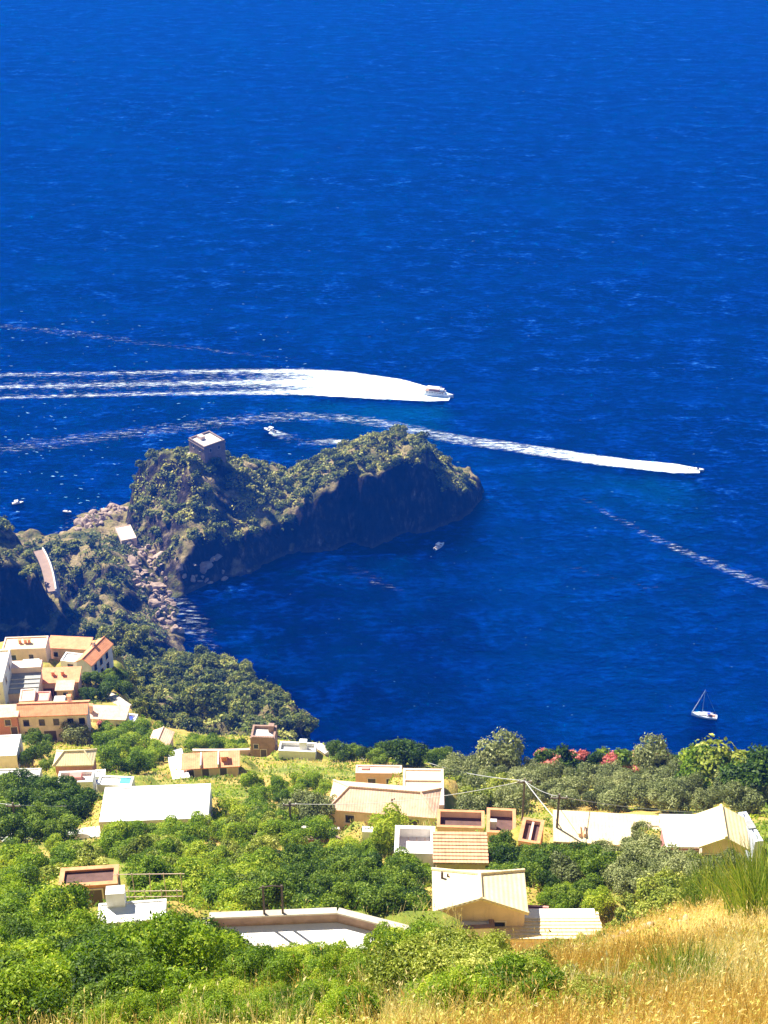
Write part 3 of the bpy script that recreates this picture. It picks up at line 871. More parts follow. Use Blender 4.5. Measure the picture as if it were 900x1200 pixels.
PADS.append((o0[0], o0[1], 0, 6.6, 3.4, zt - 1.2))

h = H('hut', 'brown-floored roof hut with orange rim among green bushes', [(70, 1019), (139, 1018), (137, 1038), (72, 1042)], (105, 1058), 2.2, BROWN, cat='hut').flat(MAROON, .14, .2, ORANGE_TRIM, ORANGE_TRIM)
h.window('front', .2, .2, .9, 1.8, 'door')
h = H('white_roof_hut', 'hut with flat whitewashed roof and dark shaded fascia', [(108, 1057), (197, 1057), (192, 1080), (122, 1081)], (155, 1094), 2.0, BROWN, cat='hut').flat(WHITE, .06, .12, WHITE)
h.box('drain_block', WHITE, -h.w2 * .75, -h.w2 * .2, h.d2 - .3, h.d2 + .3, h.h - .1, h.h + .9)
h.window('front', 0, .1, 1.4, 1.6, 'door')
h = H('low_roof', 'pale shed roof at the picture edge among bushes', [(-12, 1066), (23, 1064), (22, 1075), (-12, 1077)], (5, 1083), 1.6, WHITE, cat='shed').flat(PALEGREY, .06)

# ------------------------------------------------------------------ hillside mesh
def grid_mesh(name, fn, x0, x1, y0, y1, step, m):
    xs = np.arange(x0, x1 + 1e-6, step); ys = np.arange(y0, y1 + 1e-6, step)
    X, Y = np.meshgrid(xs, ys)
    Z = fn(X, Y)
    nx, ny = len(xs), len(ys)
    V = np.c_[X.ravel(), Y.ravel(), Z.ravel()]
    i = (np.arange(ny - 1)[:, None] * nx + np.arange(nx - 1)[None]).ravel()
    F = np.c_[i, i + 1, i + 1 + nx, i + nx]
    zq = Z.ravel()[F].max(1)
    F = F[zq > -3]
    me = raw_mesh(name, V, F, smooth=True)
    return obj(name, me, m)

hs = grid_mesh('hillside', hill, -150, 150, -20, 300, 1.0, HILLMAT)
tag(hs, 'terraced dry hillside falling towards the sea', kind='structure')

# ------------------------------------------------------------------ coast: wooded bluff, cove cliff, neck, headland
def ip(x, pts):
    p = sorted(pts); return np.interp(x, [q[0] for q in p], [q[1] for q in p])

near_c = [(-150, 688), (-138, 660), (-125, 640), (-113, 630), (-104, 632)] + [tuple(PZ(*q)[:2]) for q in ((240, 681), (290, 668), (330, 652), (380, 643), (440, 635), (500, 621), (545, 604), (565, 588), (568, 578))]
far_c = [(-150, 722), (-138, 742), (-120, 752), (-80, 754), (-50, 762), (-15, 775), (25, 779), (50, 766), (PZ(568, 578)[0], PZ(568, 578)[1] + 4)]
rid = [PY(*q) for q in ((152, 588, 716), (158, 560, 716), (176, 536, 712), (205, 533, 702), (225, 536, 694), (250, 538, 694), (265, 543, 700), (300, 557, 705), (330, 572, 708), (350, 562, 711), (380, 541, 714), (430, 520, 718), (470, 514, 721), (497, 520, 725), (512, 540, 731), (535, 556, 737), (552, 558, 738), (566, 577, 742))]
rid_y = [(p[0], p[1]) for p in rid]; rid_z = [(p[0], max(p[2], 2)) for p in rid]
HX0, HX1 = rid[0][0], rid[-1][0]

def z_head(x, y):
    yr = ip(x, rid_y); zr = ip(x, rid_z) + (fbm(x / 11, y / 11, 50, 3) - .5) * 7
    yn = ip(x, near_c) + (fbm(x / 10, y / 40, 61, 4) - .5) * 16
    yf = ip(x, far_c)
    steep = sstep(-85, -40, x)
    s = (y - yn) / np.maximum(yr - yn, 4)
    cl = 0.80 * sstep(-0.05, 0.34, s) + 0.20 * np.clip(s, 0, 1)
    sl = 0.42 * sstep(-0.05, 0.22, s) + 0.58 * np.clip(s, 0, 1) ** 1.15
    rmp = np.clip(s, 0, 1) ** 1.1
    west = 1 - sstep(-116, -92, x)
    pn = cl * steep + (sl * (1 - west) + rmp * west) * (1 - steep)
    q = (yf - y) / np.maximum(yf - yr, 4)
    pf = 0.45 * sstep(-0.05, 0.3, q) + 0.55 * np.clip(q, 0, 1)
    z = zr * np.where(y < yr, pn, pf)
    out = np.where(y < yr, s, q)
    z = np.where(out < -0.05, -8, z)
    ex = np.maximum(HX0 - x, x - HX1)
    return np.where(ex > 0, z - ex * 4, z)

PN = [PZ(*q)[:2] for q in ((188, 690), (206, 712), (212, 735), (222, 770), (180, 800), (100, 800), (20, 790), (-40, 760), (-60, 650), (20, 628), (62, 634), (86, 622), (94, 604), (135, 594), (160, 588), (190, 640))]
zn_tps = TPS([PZ(*q) for q in ((118, 634, 9), (148, 628, 9), (95, 615, 4), (140, 600, 4), (75, 645, 16), (100, 650, 20), (122, 665, 24), (133, 695, 24), (152, 715, 13), (178, 688, 6), (190, 722, 5), (100, 690, 10), (88, 720, 4), (120, 735, 26), (150, 745, 22), (190, 745, 8), (60, 760, 2), (20, 720, 2), (160, 660, 9), (60, 640, 14))], 2.0)
def z_neck(x, y):
    d = sdf(PN, x, y) + (fbm(x / 8, y / 8, 71, 4) - .5) * 10
    z = np.maximum(zn_tps(x, y), 2.5)
    return np.where(d > -2, z * sstep(-2, 7, d) + sstep(-3, 1, d) * 1.5 - 1.5, -8)

PL = [PZ(q[0], q[1], 58)[:2] for q in ((-420, 560), (-100, 596), (5, 610), (28, 622), (44, 640), (47, 652), (40, 664), (20, 660), (-30, 662), (-420, 680))]
def z_left(x, y):
    d = sdf(PL, x, y) + (fbm(x / 12, y / 12, 81, 4) - .5) * 6
    top = 57 + (fbm(x / 14, y / 14, 83, 3) - .5) * 12 + np.clip((-x - 165) * .1, 0, 25)
    return np.where(d > -22, top * (0.55 * sstep(-22, -5, d) + 0.45 * sstep(-4, 3, d)) + np.clip(d, 0, 12) * .4 - 4, -8)

bluff_pts = [PT(*q) for q in ((140, 862, 386), (250, 862, 390), (345, 862, 398), (367, 870, 402), (345, 818, 455), (292, 776, 510), (242, 756, 545), (205, 748, 560), (130, 748, 560), (105, 772, 520), (60, 770, 510), (200, 800, 465), (260, 810, 455), (150, 800, 465), (200, 850, 400))]
zb_tps = TPS(bluff_pts, 1.0)
PB = [q[:2] for q in [PT(*p) for p in ((60, 800, 470), (140, 868, 372), (250, 868, 376), (345, 870, 386), (368, 874, 396), (364, 845, 424), (345, 816, 456), (293, 774, 511), (243, 754, 545), (205, 746, 562), (130, 746, 562), (100, 760, 540), (70, 765, 520))]]
def z_bluff(x, y):
    d = sdf(PB, x, y) + (fbm(x / 14, y / 14, 91, 4) - .5) * 8 - 5
    z = zb_tps(x, y) + (fbm(x / 26, y / 26, 93, 4) - .5) * 26
    return np.where(d > 0, z, z + d * 2.3)

def coast(x, y):
    h = hill0(x, y)
    z = np.maximum(np.maximum(z_head(x, y), z_neck(x, y)), np.maximum(z_left(x, y), z_bluff(x, y)))
    crag = (fbm(x / 8, y / 8, 101, 5) - .5) * 9 + np.abs(fbm(x / 4.2, y / 4.2, 103, 4) - .5) * -6 + 1.0
    z = z + crag * np.clip((z + 2) / 8, 0.0, 1.0)
    z = np.maximum(z, h)
    return np.maximum(z, -8)

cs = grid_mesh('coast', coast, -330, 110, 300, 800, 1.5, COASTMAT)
tag(cs, 'rocky headland, cove cliffs and wooded bluff above the sea', kind='structure')

# ------------------------------------------------------------------ sea
S = 9000.0
me = bpy.data.meshes.new('sea')
me.from_pydata([(-S, -S / 3, 0), (S, -S / 3, 0), (S, S, 0), (-S, S, 0)], [], [(0, 1, 2, 3)])
sea = obj('sea', me, SEA)
tag(sea, 'deep blue rippled sea', kind='structure')

# ------------------------------------------------------------------ plants
def leaves_mesh(name, n, lobes, leaf, aspect=1.7, seed=0, shell=0.72, up=0.35, rnd=0.75, tvar=0.25):
    """leaf-sized rhombs spread through a crown made of lobes (cx, cy, cz, rx, ry, rz)"""
    g = np.random.default_rng(seed)
    L = np.array(lobes, float)
    vol = (L[:, 3] * L[:, 4] * L[:, 5]) ** (2 / 3)
    k = g.choice(len(L), n, p=vol / vol.sum())
    d = g.normal(size=(n, 3)); d /= np.linalg.norm(d, axis=1)[:, None]
    r = shell + (1 - shell) * g.random(n) ** 0.6
    r = np.where(g.random(n) < 0.16, g.uniform(1.0, 1.35, n), r)
    p = L[k, :3] + d * L[k, 3:] * r[:, None]
    keep = p[:, 2] > 0.02
    p = p[keep]; d = d[keep]; k = k[keep]; n = len(p)
    nn = d + g.normal(size=(n, 3)) * rnd + np.array([0, 0, up]); nn /= np.linalg.norm(nn, axis=1)[:, None]
    t = np.cross(nn, g.normal(size=(n, 3))); t /= np.linalg.norm(t, axis=1)[:, None] + 1e-9
    bt = np.cross(nn, t)
    s = leaf * g.uniform(0.55, 1.35, n)[:, None]
    V = np.empty((n, 4, 3))
    V[:, 0] = p - t * s * aspect * .5; V[:, 2] = p + t * s * aspect * .5
    V[:, 1] = p + bt * s * .42 + nn * s * .12; V[:, 3] = p - bt * s * .42 + nn * s * .12
    lt = g.uniform(-.28, .28, len(L))
    tint = np.clip(.5 + lt[k] + g.normal(size=n) * tvar, 0, 1)
    F = np.arange(n * 4).reshape(n, 4)
    return raw_mesh(name, V.reshape(-1, 3), F, {'tint': ('FACE', tint)})

def rand_lobes(seed, n, rx, rz, zc, lr=(.2, .52), flat=.8):
    n = int(n * 1.7)
    g = np.random.default_rng(seed)
    out = []
    for i in range(n):
        a = g.uniform(0, 2 * math.pi); q = g.uniform(0.1, .9) ** .7
        z = zc + g.uniform(-.55, .75) * rz * (1.1 - .5 * q)
        rr = rx * g.uniform(*lr)
        out.append((math.cos(a) * q * rx, math.sin(a) * q * rx, max(z, rr * .55), rr, rr * g.uniform(.8, 1.2), rr * flat))
    return out

def trunk_mesh(name, h, r, rx, zc, seed, limbs=5):
    g = random.Random(seed)
    m = MB()
    lean = (g.uniform(-.12, .12) * h, g.uniform(-.12, .12) * h)
    top = (lean[0], lean[1], h)
    m.tube([(0, 0, -.4), (lean[0] * .3, lean[1] * .3, h * .4), top], r * 1.25, r * .75, 6)
    for i in range(limbs):
        a = 2 * math.pi * i / limbs + g.uniform(-.4, .4); q = g.uniform(.45, .8) * rx
        m.tube([top, (top[0] + math.cos(a) * q * .45, top[1] + math.sin(a) * q * .45, h + (zc - h) * .5), (math.cos(a) * q, math.sin(a) * q, zc + g.uniform(-.1, .35) * rx)], r * .6, r * .18, 5)
    me = bpy.data.meshes.new(name); me.from_pydata(m.v, [], m.f); me.update()
    me.materials.append(MATS['bark'])
    return me

PROTO = {}
def proto(key, name, leafmat, n, rx, rz, zc, leaf, nl, trunk_h, trunk_r, variants=3, extra=None, **kw):
    lst = []
    for v in range(variants):
        lob = rand_lobes(hash_(key) + v * 13, nl, rx, rz, zc)
        cm = leaves_mesh(name + '_crown', n, lob, leaf, seed=hash_(key) + v, **kw)
        cm.materials.append(MATS[leafmat])
        tm = trunk_mesh(name + '_trunk', trunk_h, trunk_r, rx, zc, hash_(key) + v)
        ex = None
        if extra:
            en, em, ek, es = extra
            ex = leaves_mesh(name + '_' + en, ek, [(a, b_, c + f * .35, d * 1.03, e * 1.03, f * .9) for a, b_, c, d, e, f in lob[:max(3, nl // 2)]], es, seed=v + 5, shell=.93, aspect=1.1)
            ex.materials.append(MATS[em]); ex = (en, ex)
        lst.append((cm, tm, ex))
    PROTO[key] = (name, lst)

def hash_(s): return sum(ord(c) * (i + 7) for i, c in enumerate(s)) % 9973

proto('near_bush', 'leafy_bush', 'leaf_bright', 15000, 1.5, 1.0, 1.15, .075, 12, .5, .06)
proto('near_dark', 'leafy_bush', 'leaf_deep', 14000, 1.5, 1.1, 1.2, .078, 11, .5, .06)
proto('near_shrub', 'leafy_shrub', 'leaf_yellow', 14000, 1.4, .9, 1.0, .07, 11, .4, .05)
proto('orchard', 'fruit_tree', 'leaf_bright', 6500, 2.0, 1.4, 1.9, .16, 11, 1.0, .12)
proto('dense', 'evergreen_tree', 'leaf_deep', 6500, 2.0, 1.5, 2.0, .17, 11, 1.0, .13)
proto('olive', 'olive_tree', 'leaf_olive', 6500, 2.1, 1.4, 2.0, .155, 12, 1.1, .16)
proto('mimosa', 'spreading_tree', 'leaf_yellow', 4000, 2.1, 1.4, 2.0, .22, 11, 1.1, .13)
proto('oleander', 'oleander_bush', 'leaf_deep', 2200, 1.7, 1.2, 1.5, .22, 9, .6, .08, 2, extra=('blossom', 'petal_pink', 2200, .22))
proto('orange_bush', 'flowering_bush', 'leaf_bright', 2200, 1.3, .9, 1.1, .18, 8, .5, .06, 1, extra=('blossom', 'petal_orange', 420, .16))
proto('wood', 'wood_tree', 'leaf_scrub', 1700, 2.6, 2.0, 2.4, .44, 9, 1.2, .17, 4)
proto('maquis', 'maquis_shrub', 'leaf_scrub', 320, 2.2, 1.2, 1.2, .75, 7, .5, .12, 4)

def plant(key, pos, s, label, cat, group=None, rz=None, sz=None):
    name, lst = PROTO[key]
    cm, tm, ex = lst[random.randrange(len(lst))]
    r = empty(name, pos, random.uniform(0, 6.28) if rz is None else rz)
    r.scale = (s, s, s * (sz or random.uniform(.85, 1.15)))
    tag(r, label, cat, group)
    link(bpy.data.objects.new('trunk', tm), r)
    link(bpy.data.objects.new('crown', cm), r)
    if ex: link(bpy.data.objects.new(ex[0], ex[1]), r)
    return r

def on_house(x, y, m=.2):
    for (cx, cy, a, hw, hd, zp) in PADS:
        ca, sa = math.cos(a), math.sin(a)
        lx = (x - cx) * ca + (y - cy) * sa; ly = -(x - cx) * sa + (y - cy) * ca
        if abs(lx) < hw + m and abs(ly) < hd + m: return True
    return False

PLANTED = []
def scatter(poly_px, n, mind, fn=G, zf=hill, world=None, margin=1.0, tries=30, avoid=True):
    w = world if world is not None else [fn(*q)[:2] for q in poly_px]
    w = np.array(w)
    lo, hi = w.min(0), w.max(0)
    pts = []
    cand = np.c_[rng.uniform(lo[0], hi[0], n * tries), rng.uniform(lo[1], hi[1], n * tries)]
    cand = cand[sdf(w, cand[:, 0], cand[:, 1]) > 0]
    for c in cand:
        if len(pts) >= n: break
        if avoid and on_house(c[0], c[1], margin): continue
        if any((c[0] - q[0]) ** 2 + (c[1] - q[1]) ** 2 < mind * mind for q in pts): continue
        if any((c[0] - q[0]) ** 2 + (c[1] - q[1]) ** 2 < q[2] ** 2 for q in PLANTED): continue
        pts.append(tuple(c))
    if not pts: return []
    a = np.array(pts); z = zf(a[:, 0], a[:, 1])
    return [(p[0], p[1], zz) for p, zz in zip(pts, z)]

def grove(key, poly, n, mind, s, label, cat, group, margin=.8, **kw):
    for p in scatter(poly, n, mind, margin=margin, **kw):
        sc = random.uniform(*s)
        PLANTED.append((p[0], p[1], mind * .7))
        plant(key, p, sc, label, cat, group)

def single(key, px, py, s, label, cat, group=None, sz=None):
    p = G(px, py)
    PLANTED.append((p[0], p[1], s * 1.2))
    return plant(key, p, s, label, cat, group, sz=sz)

# named single plants first
single('olive', 590, 914, 1.6, 'big rounded grey-green olive tree at the cliff edge against the sea', 'tree', sz=1.15)
single('dense', 474, 897, 1.3, 'dark green bushy tree at the cliff edge behind cream block', 'tree')
single('dense', 396, 893, 1.0, 'round dark bush on the cliff edge beside the belvedere', 'bush')
single('orchard', 824, 930, 1.7, 'bright green tree left of the darkest tree on cliff edge', 'tree')
single('mimosa', 852, 930, 1.8, 'yellow-green crown between bright and dark trees at cliff edge', 'tree')
single('dense', 884, 938, 1.8, 'darkest green tree of the cliff edge at right border', 'tree')
single('orchard', 812, 918, 1.4, 'leafy green bush beside the cream slab at the cliff edge', 'bush')
single('olive', 766, 910, 1.35, 'tall olive tree rising behind pink oleanders', 'tree', sz=1.15)
for q in ((640, 908), (655, 906)): single('oleander', q[0], q[1], 1.3, 'pink oleander bush beside big olive tree at cliff edge', 'oleander', 'oleanders beside the big olive')
for q in ((690, 908), (712, 905), (735, 906), (752, 908), (775, 912)): single('oleander', q[0], q[1], 1.2, 'pink oleander bush in the row below tall olive tree', 'oleander', 'row of oleanders at the cliff edge')
single('orchard', 452, 985, 0.75, 'round bright green tree in front of the hipped roof', 'tree')
single('olive', 90, 872, 1.15, 'round grey-green tree in front of the main village facade', 'tree')
single('oleander', 122, 857, .75, 'small pink oleander beside the adjoining peach roof house', 'oleander')
single('orange_bush', 545, 1012, .9, 'orange-flowered bush at the edge of ribbed peach roof', 'bush')
single('orange_bush', 560, 1003, .8, 'small orange-flowered bush beside the square maroon court', 'bush')
single('olive', 372, 968, 1.0, 'grey-green tree on the bank left of hipped house', 'tree')
single('olive', 345, 965, .9, 'small grey-green tree beside dry field left of hipped house', 'tree')
single('olive', 735, 1036, 0.5, 'tall olive tree before the long cream roof', 'tree', sz=1.4)
single('olive', 775, 1034, 0.42, 'olive tree before the square link roof', 'tree')
single('olive', 660, 1036, 0.6, 'olive tree near the corner of the long cream roof', 'tree')

# groups
grove('olive', [(525, 960), (600, 955), (770, 952), (900, 958), (900, 930), (770, 915), (680, 918), (525, 905)], 60, 2.6, (.62, .95), 'grey-green olive tree in the grove behind the long cream roof', 'tree', 'olive grove behind the long roof')
grove('mimosa', [(525, 950), (590, 950), (590, 915), (525, 908)], 7, 3.0, (.6, .9), 'yellow-green tree among olives right of whitish flat roof', 'tree', 'yellow-green trees beside the flat roof')
grove('dense', [(300, 1062), (495, 1066), (500, 1035), (440, 1022), (310, 1015)], 60, 1.5, (.42, .68), 'dark green tree in the dense orchard above the white terrace', 'tree', 'orchard above the white terrace')
grove('orchard', [(5, 1045), (60, 1060), (300, 1068), (320, 1000), (250, 992), (5, 1000)], 60, 2.1, (.38, .8), 'bright green fruit tree in the orchard behind the brown huts', 'tree', 'orchard behind the huts')
grove('mimosa', [(5, 1045), (60, 1060), (300, 1068), (320, 1000), (250, 992), (5, 1000)], 22, 1.8, (.35, .65), 'yellow-green tree among fruit trees behind the brown huts', 'tree', 'yellow-green trees behind the huts')
grove('orchard', [(120, 992), (330, 998), (390, 985), (300, 955), (250, 968), (130, 978)], 34, 2.0, (.5, .8), 'bright green fruit tree below the large white roof', 'tree', 'trees below the large white roof')
grove('dense', [(0, 990), (110, 985), (105, 940), (60, 925), (0, 925)], 24, 2.3, (.6, .95), 'dark tree in the clump below the pale garage', 'tree', 'dark trees below the garage')
grove('dense', [(575, 1062), (640, 1068), (700, 1062), (700, 1015), (620, 1008), (575, 1015)], 30, 1.6, (.4, .62), 'dark green bush beside the near hipped roof', 'bush', 'bushes beside the near hipped roof')
grove('olive', [(690, 1060), (830, 1040), (880, 1000), (700, 1008)], 22, 1.8, (.4, .65), 'grey-green shrub on the slope below the gable house', 'shrub', 'shrubs below the gable house')
grove('mimosa', [(690, 1075), (830, 1060), (860, 1020), (700, 1020)], 22, 1.6, (.3, .5), 'yellow-green shrub on the slope above dry grass', 'shrub', 'shrubs above the dry grass')
grove('orchard', [(395, 1028), (500, 1040), (500, 1018), (400, 1000)], 16, 1.8, (.4, .6), 'green bush in front of the white-walled roof terrace', 'bush', 'bushes before the roof terrace')
grove('dense', [(440, 1078), (506, 1084), (506, 1052), (450, 1045)], 12, 1.5, (.42, .6), 'dark green tree touching the left side of near hipped roof', 'tree', 'trees left of the near hipped roof')
grove('dense', [(575, 1012), (640, 1014), (640, 998), (606, 992)], 8, 1.4, (.35, .5), 'small dark bush below the brown shed', 'bush', 'bushes below the brown shed')
grove('orchard', [(440, 1118), (506, 1114), (506, 1088), (462, 1088)], 14, 1.0, (.22, .36), 'small green bush at the right end of the white terrace', 'bush', 'bushes at the right end of the terrace', margin=-.5)
grove('near_bush', [(452, 1140), (520, 1140), (520, 1116), (494, 1110)], 12, .9, (.4, .65), 'green bush between white terrace and near porch', 'bush', 'bushes between terrace and porch')
grove('orchard', [(640, 1085), (700, 1075), (700, 1050), (640, 1050)], 8, 1.4, (.3, .45), 'small green bush behind the ribbed terrace', 'bush', 'bushes behind the ribbed terrace')
grove('mimosa', [(240, 985), (330, 985), (330, 962), (250, 968)], 12, 2.0, (.5, .75), 'lime green tree right of the large white roof', 'tree', 'lime trees right of the white roof')
grove('orchard', [(120, 905), (190, 905), (200, 885), (160, 862), (120, 868)], 20, 2.6, (.7, 1.0), 'green garden tree between pink house and lone cottage', 'tree', 'garden trees by the cottage')
grove('orchard', [(226, 882), (290, 884), (290, 872), (226, 874)], 20, 1.9, (.6, .75), 'bright green vine bush behind the long farmhouse', 'bush', 'vines behind the farmhouse')
grove('orchard', [(288, 935), (385, 930), (385, 915), (288, 920)], 16, 2.2, (.45, .65), 'low bright green bush across the dry field', 'bush', 'green strip in the dry field')
grove('dense', [(20, 905), (62, 905), (62, 868), (25, 868)], 8, 2.6, (.55, .85), 'dark garden tree left of the pink house', 'tree', 'garden trees by the pink house')
grove('dense', [(95, 800), (145, 805), (150, 828), (110, 822), (92, 812)], 9, 2.8, (.6, .95), 'dark garden tree above the adjoining peach roof', 'tree', 'garden trees above the peach roof')
grove('orchard', [(5, 790), (62, 772), (66, 768), (30, 768)], 5, 2.2, (.4, .6), 'small green bush in the village courtyard garden', 'bush', 'courtyard bushes')
grove('olive', [(330, 965), (390, 968), (390, 935), (270, 940)], 9, 3.0, (.5, .85), 'small grey-green bush on the dry field', 'bush', 'bushes on the dry field')
grove('dense', [(400, 895), (520, 902), (520, 893), (400, 888)], 10, 2.4, (.5, .8), 'low dark bush along the cliff edge behind the cream blocks', 'bush', 'bushes along the cliff edge')
grove('dense', [(595, 905), (900, 918), (900, 906), (595, 898)], 18, 3.0, (.5, .9), 'low green bush between the oleanders on the cliff edge', 'bush', 'bushes between the oleanders')
grove('near_dark', [(190, 1150), (270, 1150), (250, 1122), (205, 1120)], 16, 1.0, (.45, .72), 'dark leafy bush at the corner of the white terrace', 'bush', 'dark bushes at the terrace corner')
grove('near_bush', [(280, 1168), (430, 1166), (430, 1148), (290, 1144)], 22, .7, (.28, .46), 'bright bush in front of the white terrace', 'bush', 'bushes before the white terrace')
grove('near_bush', [(-40, 1215), (130, 1210), (225, 1175), (240, 1150), (190, 1138), (90, 1134), (-40, 1116)], 62, 1.15, (.42, .75), 'bright green leafy bush in the thicket at the lower left', 'bush', 'thicket at the lower left')
grove('near_dark', [(-40, 1215), (130, 1210), (225, 1175), (240, 1150), (190, 1138), (90, 1134), (-40, 1116)], 40, .95, (.4, .7), 'darker leafy bush in the thicket at the lower left', 'bush', 'darker bushes of the lower left thicket')
grove('near_bush', [(-30, 1112), (62, 1112), (66, 1092), (-30, 1085)], 20, 1.3, (.8, 1.1), 'tall bright green bush at left border before the pale shed roof', 'bush', 'tall bushes at the left border')
grove('near_shrub', [(462, 1185), (625, 1192), (640, 1174), (580, 1156), (478, 1150)], 34, .5, (.28, .48), 'pale yellow-green shrub in front of the white porch', 'shrub', 'shrubs before the porch')
grove('near_bush', [(500, 1205), (640, 1205), (630, 1185), (520, 1180)], 14, .6, (.25, .36), 'low green bush at the foot of the pale shrubs', 'bush', 'low bushes under the pale shrubs')

grove('near_bush', [(100, 1218), (440, 1218), (430, 1182), (170, 1178)], 46, .55, (.16, .3), 'low green bush among straw at the bottom border', 'bush', 'low bushes along the bottom border')
grove('near_shrub', [(640, 1205), (770, 1205), (740, 1165), (645, 1165)], 12, .45, (.12, .24), 'low yellow-green shrub sunk in the dry grass', 'shrub', 'low shrubs in the dry grass')
grove('near_shrub', [(640, 1150), (720, 1120), (700, 1105), (640, 1120)], 9, .8, (.22, .36), 'yellow-green shrub along the crest of the dry grass bank', 'shrub', 'shrubs along the grass crest')

# ------------------------------------------------------------------ woods of the bluff and scrub of the headland
def coast_scatter(poly_world, n, mind, minz=4, maxslope=1.6, tries=40):
    w = np.array(poly_world); lo, hi = w.min(0), w.max(0)
    c = np.c_[rng.uniform(lo[0], hi[0], n * tries), rng.uniform(lo[1], hi[1], n * tries)]
    c = c[sdf(w, c[:, 0], c[:, 1]) > 0]
    z = coast(c[:, 0], c[:, 1])
    sl = np.hypot(coast(c[:, 0] + 1.5, c[:, 1]) - z, coast(c[:, 0], c[:, 1] + 1.5) - z) / 1.5
    ok = (z > minz) & (sl < maxslope)
    c = c[ok]; z = z[ok]
    pts = []; cell = {}
    for (x, y), zz in zip(c, z):
        if len(pts) >= n: break
        i, j = int(x // mind), int(y // mind)
        if any((x - q[0]) ** 2 + (y - q[1]) ** 2 < mind ** 2 for a in (-1, 0, 1) for b_ in (-1, 0, 1) for q in cell.get((i + a, j + b_), ())): continue
        cell.setdefault((i, j), []).append((x, y)); pts.append((x, y, zz))
    return pts

bp = np.array(PB); bc = bp.mean(0)
for p in coast_scatter(bc + (bp - bc) * 0.97, 255, 3.9, 20, 3.0):
    plant('wood', p, random.choice((.4, .55, .7, .85, 1.05, 1.25)) * random.uniform(.85, 1.15), 'dark evergreen tree of the wood on the bluff', 'tree', 'wood on the bluff')
hd = [(-150, 715), (-128, 670), (-112, 650), (-95, 648), (-30, 690), (30, 705), (58, 735), (30, 760), (-60, 745), (-130, 740)]
for p in coast_scatter(hd, 180, 4.4, 9, 2.4):
    plant('maquis', p, random.uniform(.8, 1.6), 'maquis shrub growing on the headland', 'shrub', 'maquis on the headland')
bank = [PT(*q)[:2] for q in ((129, 752, 332), (148, 802, 297), (164, 852, 266), (200, 866, 272), (190, 845, 310), (170, 800, 345), (150, 755, 380))]
for p in coast_scatter(bank, 40, 2.8, 60, 6.0):
    plant('wood', p, random.uniform(.4, .75), 'evergreen tree on the steep bank beside the village', 'tree', 'trees on the bank beside the village')
wst = [(-148, 700), (-126, 655), (-108, 640), (-98, 660), (-105, 690), (-130, 720)]
nk = [PZ(q[0], q[1], 15)[:2] for q in ((60, 640), (110, 640), (150, 680), (160, 730), (130, 760), (90, 760), (70, 690))]
for p in coast_scatter(nk, 30, 6.0, 8, 2.6):
    plant('maquis', p, random.uniform(.8, 1.5), 'maquis shrub on the spine between village and headland', 'shrub', 'maquis on the spine')
lf = np.array(PL)
for p in coast_scatter(lf[1:-1], 30, 4.0, 30, 1.6):
    plant('maquis', p, random.uniform(.8, 1.4), 'maquis shrub on top of the cove cliff', 'shrub', 'maquis on the cove cliff')

# 
def scrub(name, poly, n, leaf, minz, maxslope, label, seed, thr=.5):
    """low cover of leaf clumps hugging the ground"""
    g = np.random.default_rng(seed)
    w = np.array(poly); lo, hi = w.min(0), w.max(0)
    x = g.uniform(lo[0], hi[0], n * 3); y = g.uniform(lo[1], hi[1], n * 3)
    z = coast(x, y)
    sl = np.hypot(coast(x + 1.5, y) - z, coast(x, y + 1.5) - z) / 1.5
    k = (sdf(w, x, y) > 0) & (z > minz) & (sl < maxslope * g.uniform(.4, 1.2, n * 3)) & (fbm(x / 9, y / 9, seed, 3) + g.normal(size=n * 3) * .05 > thr)
    x, y, z = x[k][:n], y[k][:n], z[k][:n]; n = len(x)
    p = np.c_[x, y, z + g.uniform(0, .9, n)]
    nn = g.normal(size=(n, 3)) * .6 + [0, 0, .8]; nn /= np.linalg.norm(nn, axis=1)[:, None]
    t = np.cross(nn, g.normal(size=(n, 3))); t /= np.linalg.norm(t, axis=1)[:, None]; bt = np.cross(nn, t)
    s_ = leaf * g.uniform(.5, 1.4, n)[:, None]
    V = np.stack([p - t * s_, p + bt * s_ * .6 + nn * s_ * .2, p + t * s_, p - bt * s_ * .6 + nn * s_ * .2], 1)
    tint = np.clip(.5 + (fbm(x / 6, y / 6, seed + 4, 3) - .5) * 1.5 + g.normal(size=n) * .2, 0, 1)
    o = obj(name, raw_mesh(name, V.reshape(-1, 3), np.arange(n * 4).reshape(-1, 4), {'tint': ('FACE', tint)}), MATS['leaf_scrub'])
    tag(o, label, 'scrub', kind='stuff')
scrub('headland_scrub', hd, 30000, .8, 8, 2.0, 'low dense scrub matting the top of the headland', 21)
scrub('neck_scrub', [(-260, 520), (-120, 520), (-95, 600), (-110, 650), (-140, 690), (-260, 640)], 20000, .8, 6, 1.7, 'low scrub on the neck and cove cliff', 22, .56)
scrub('bluff_scrub', bc + (bp - bc) * 1.0, 42000, .6, 15, 2.6, 'undergrowth between the trees of the bluff', 23, .47)

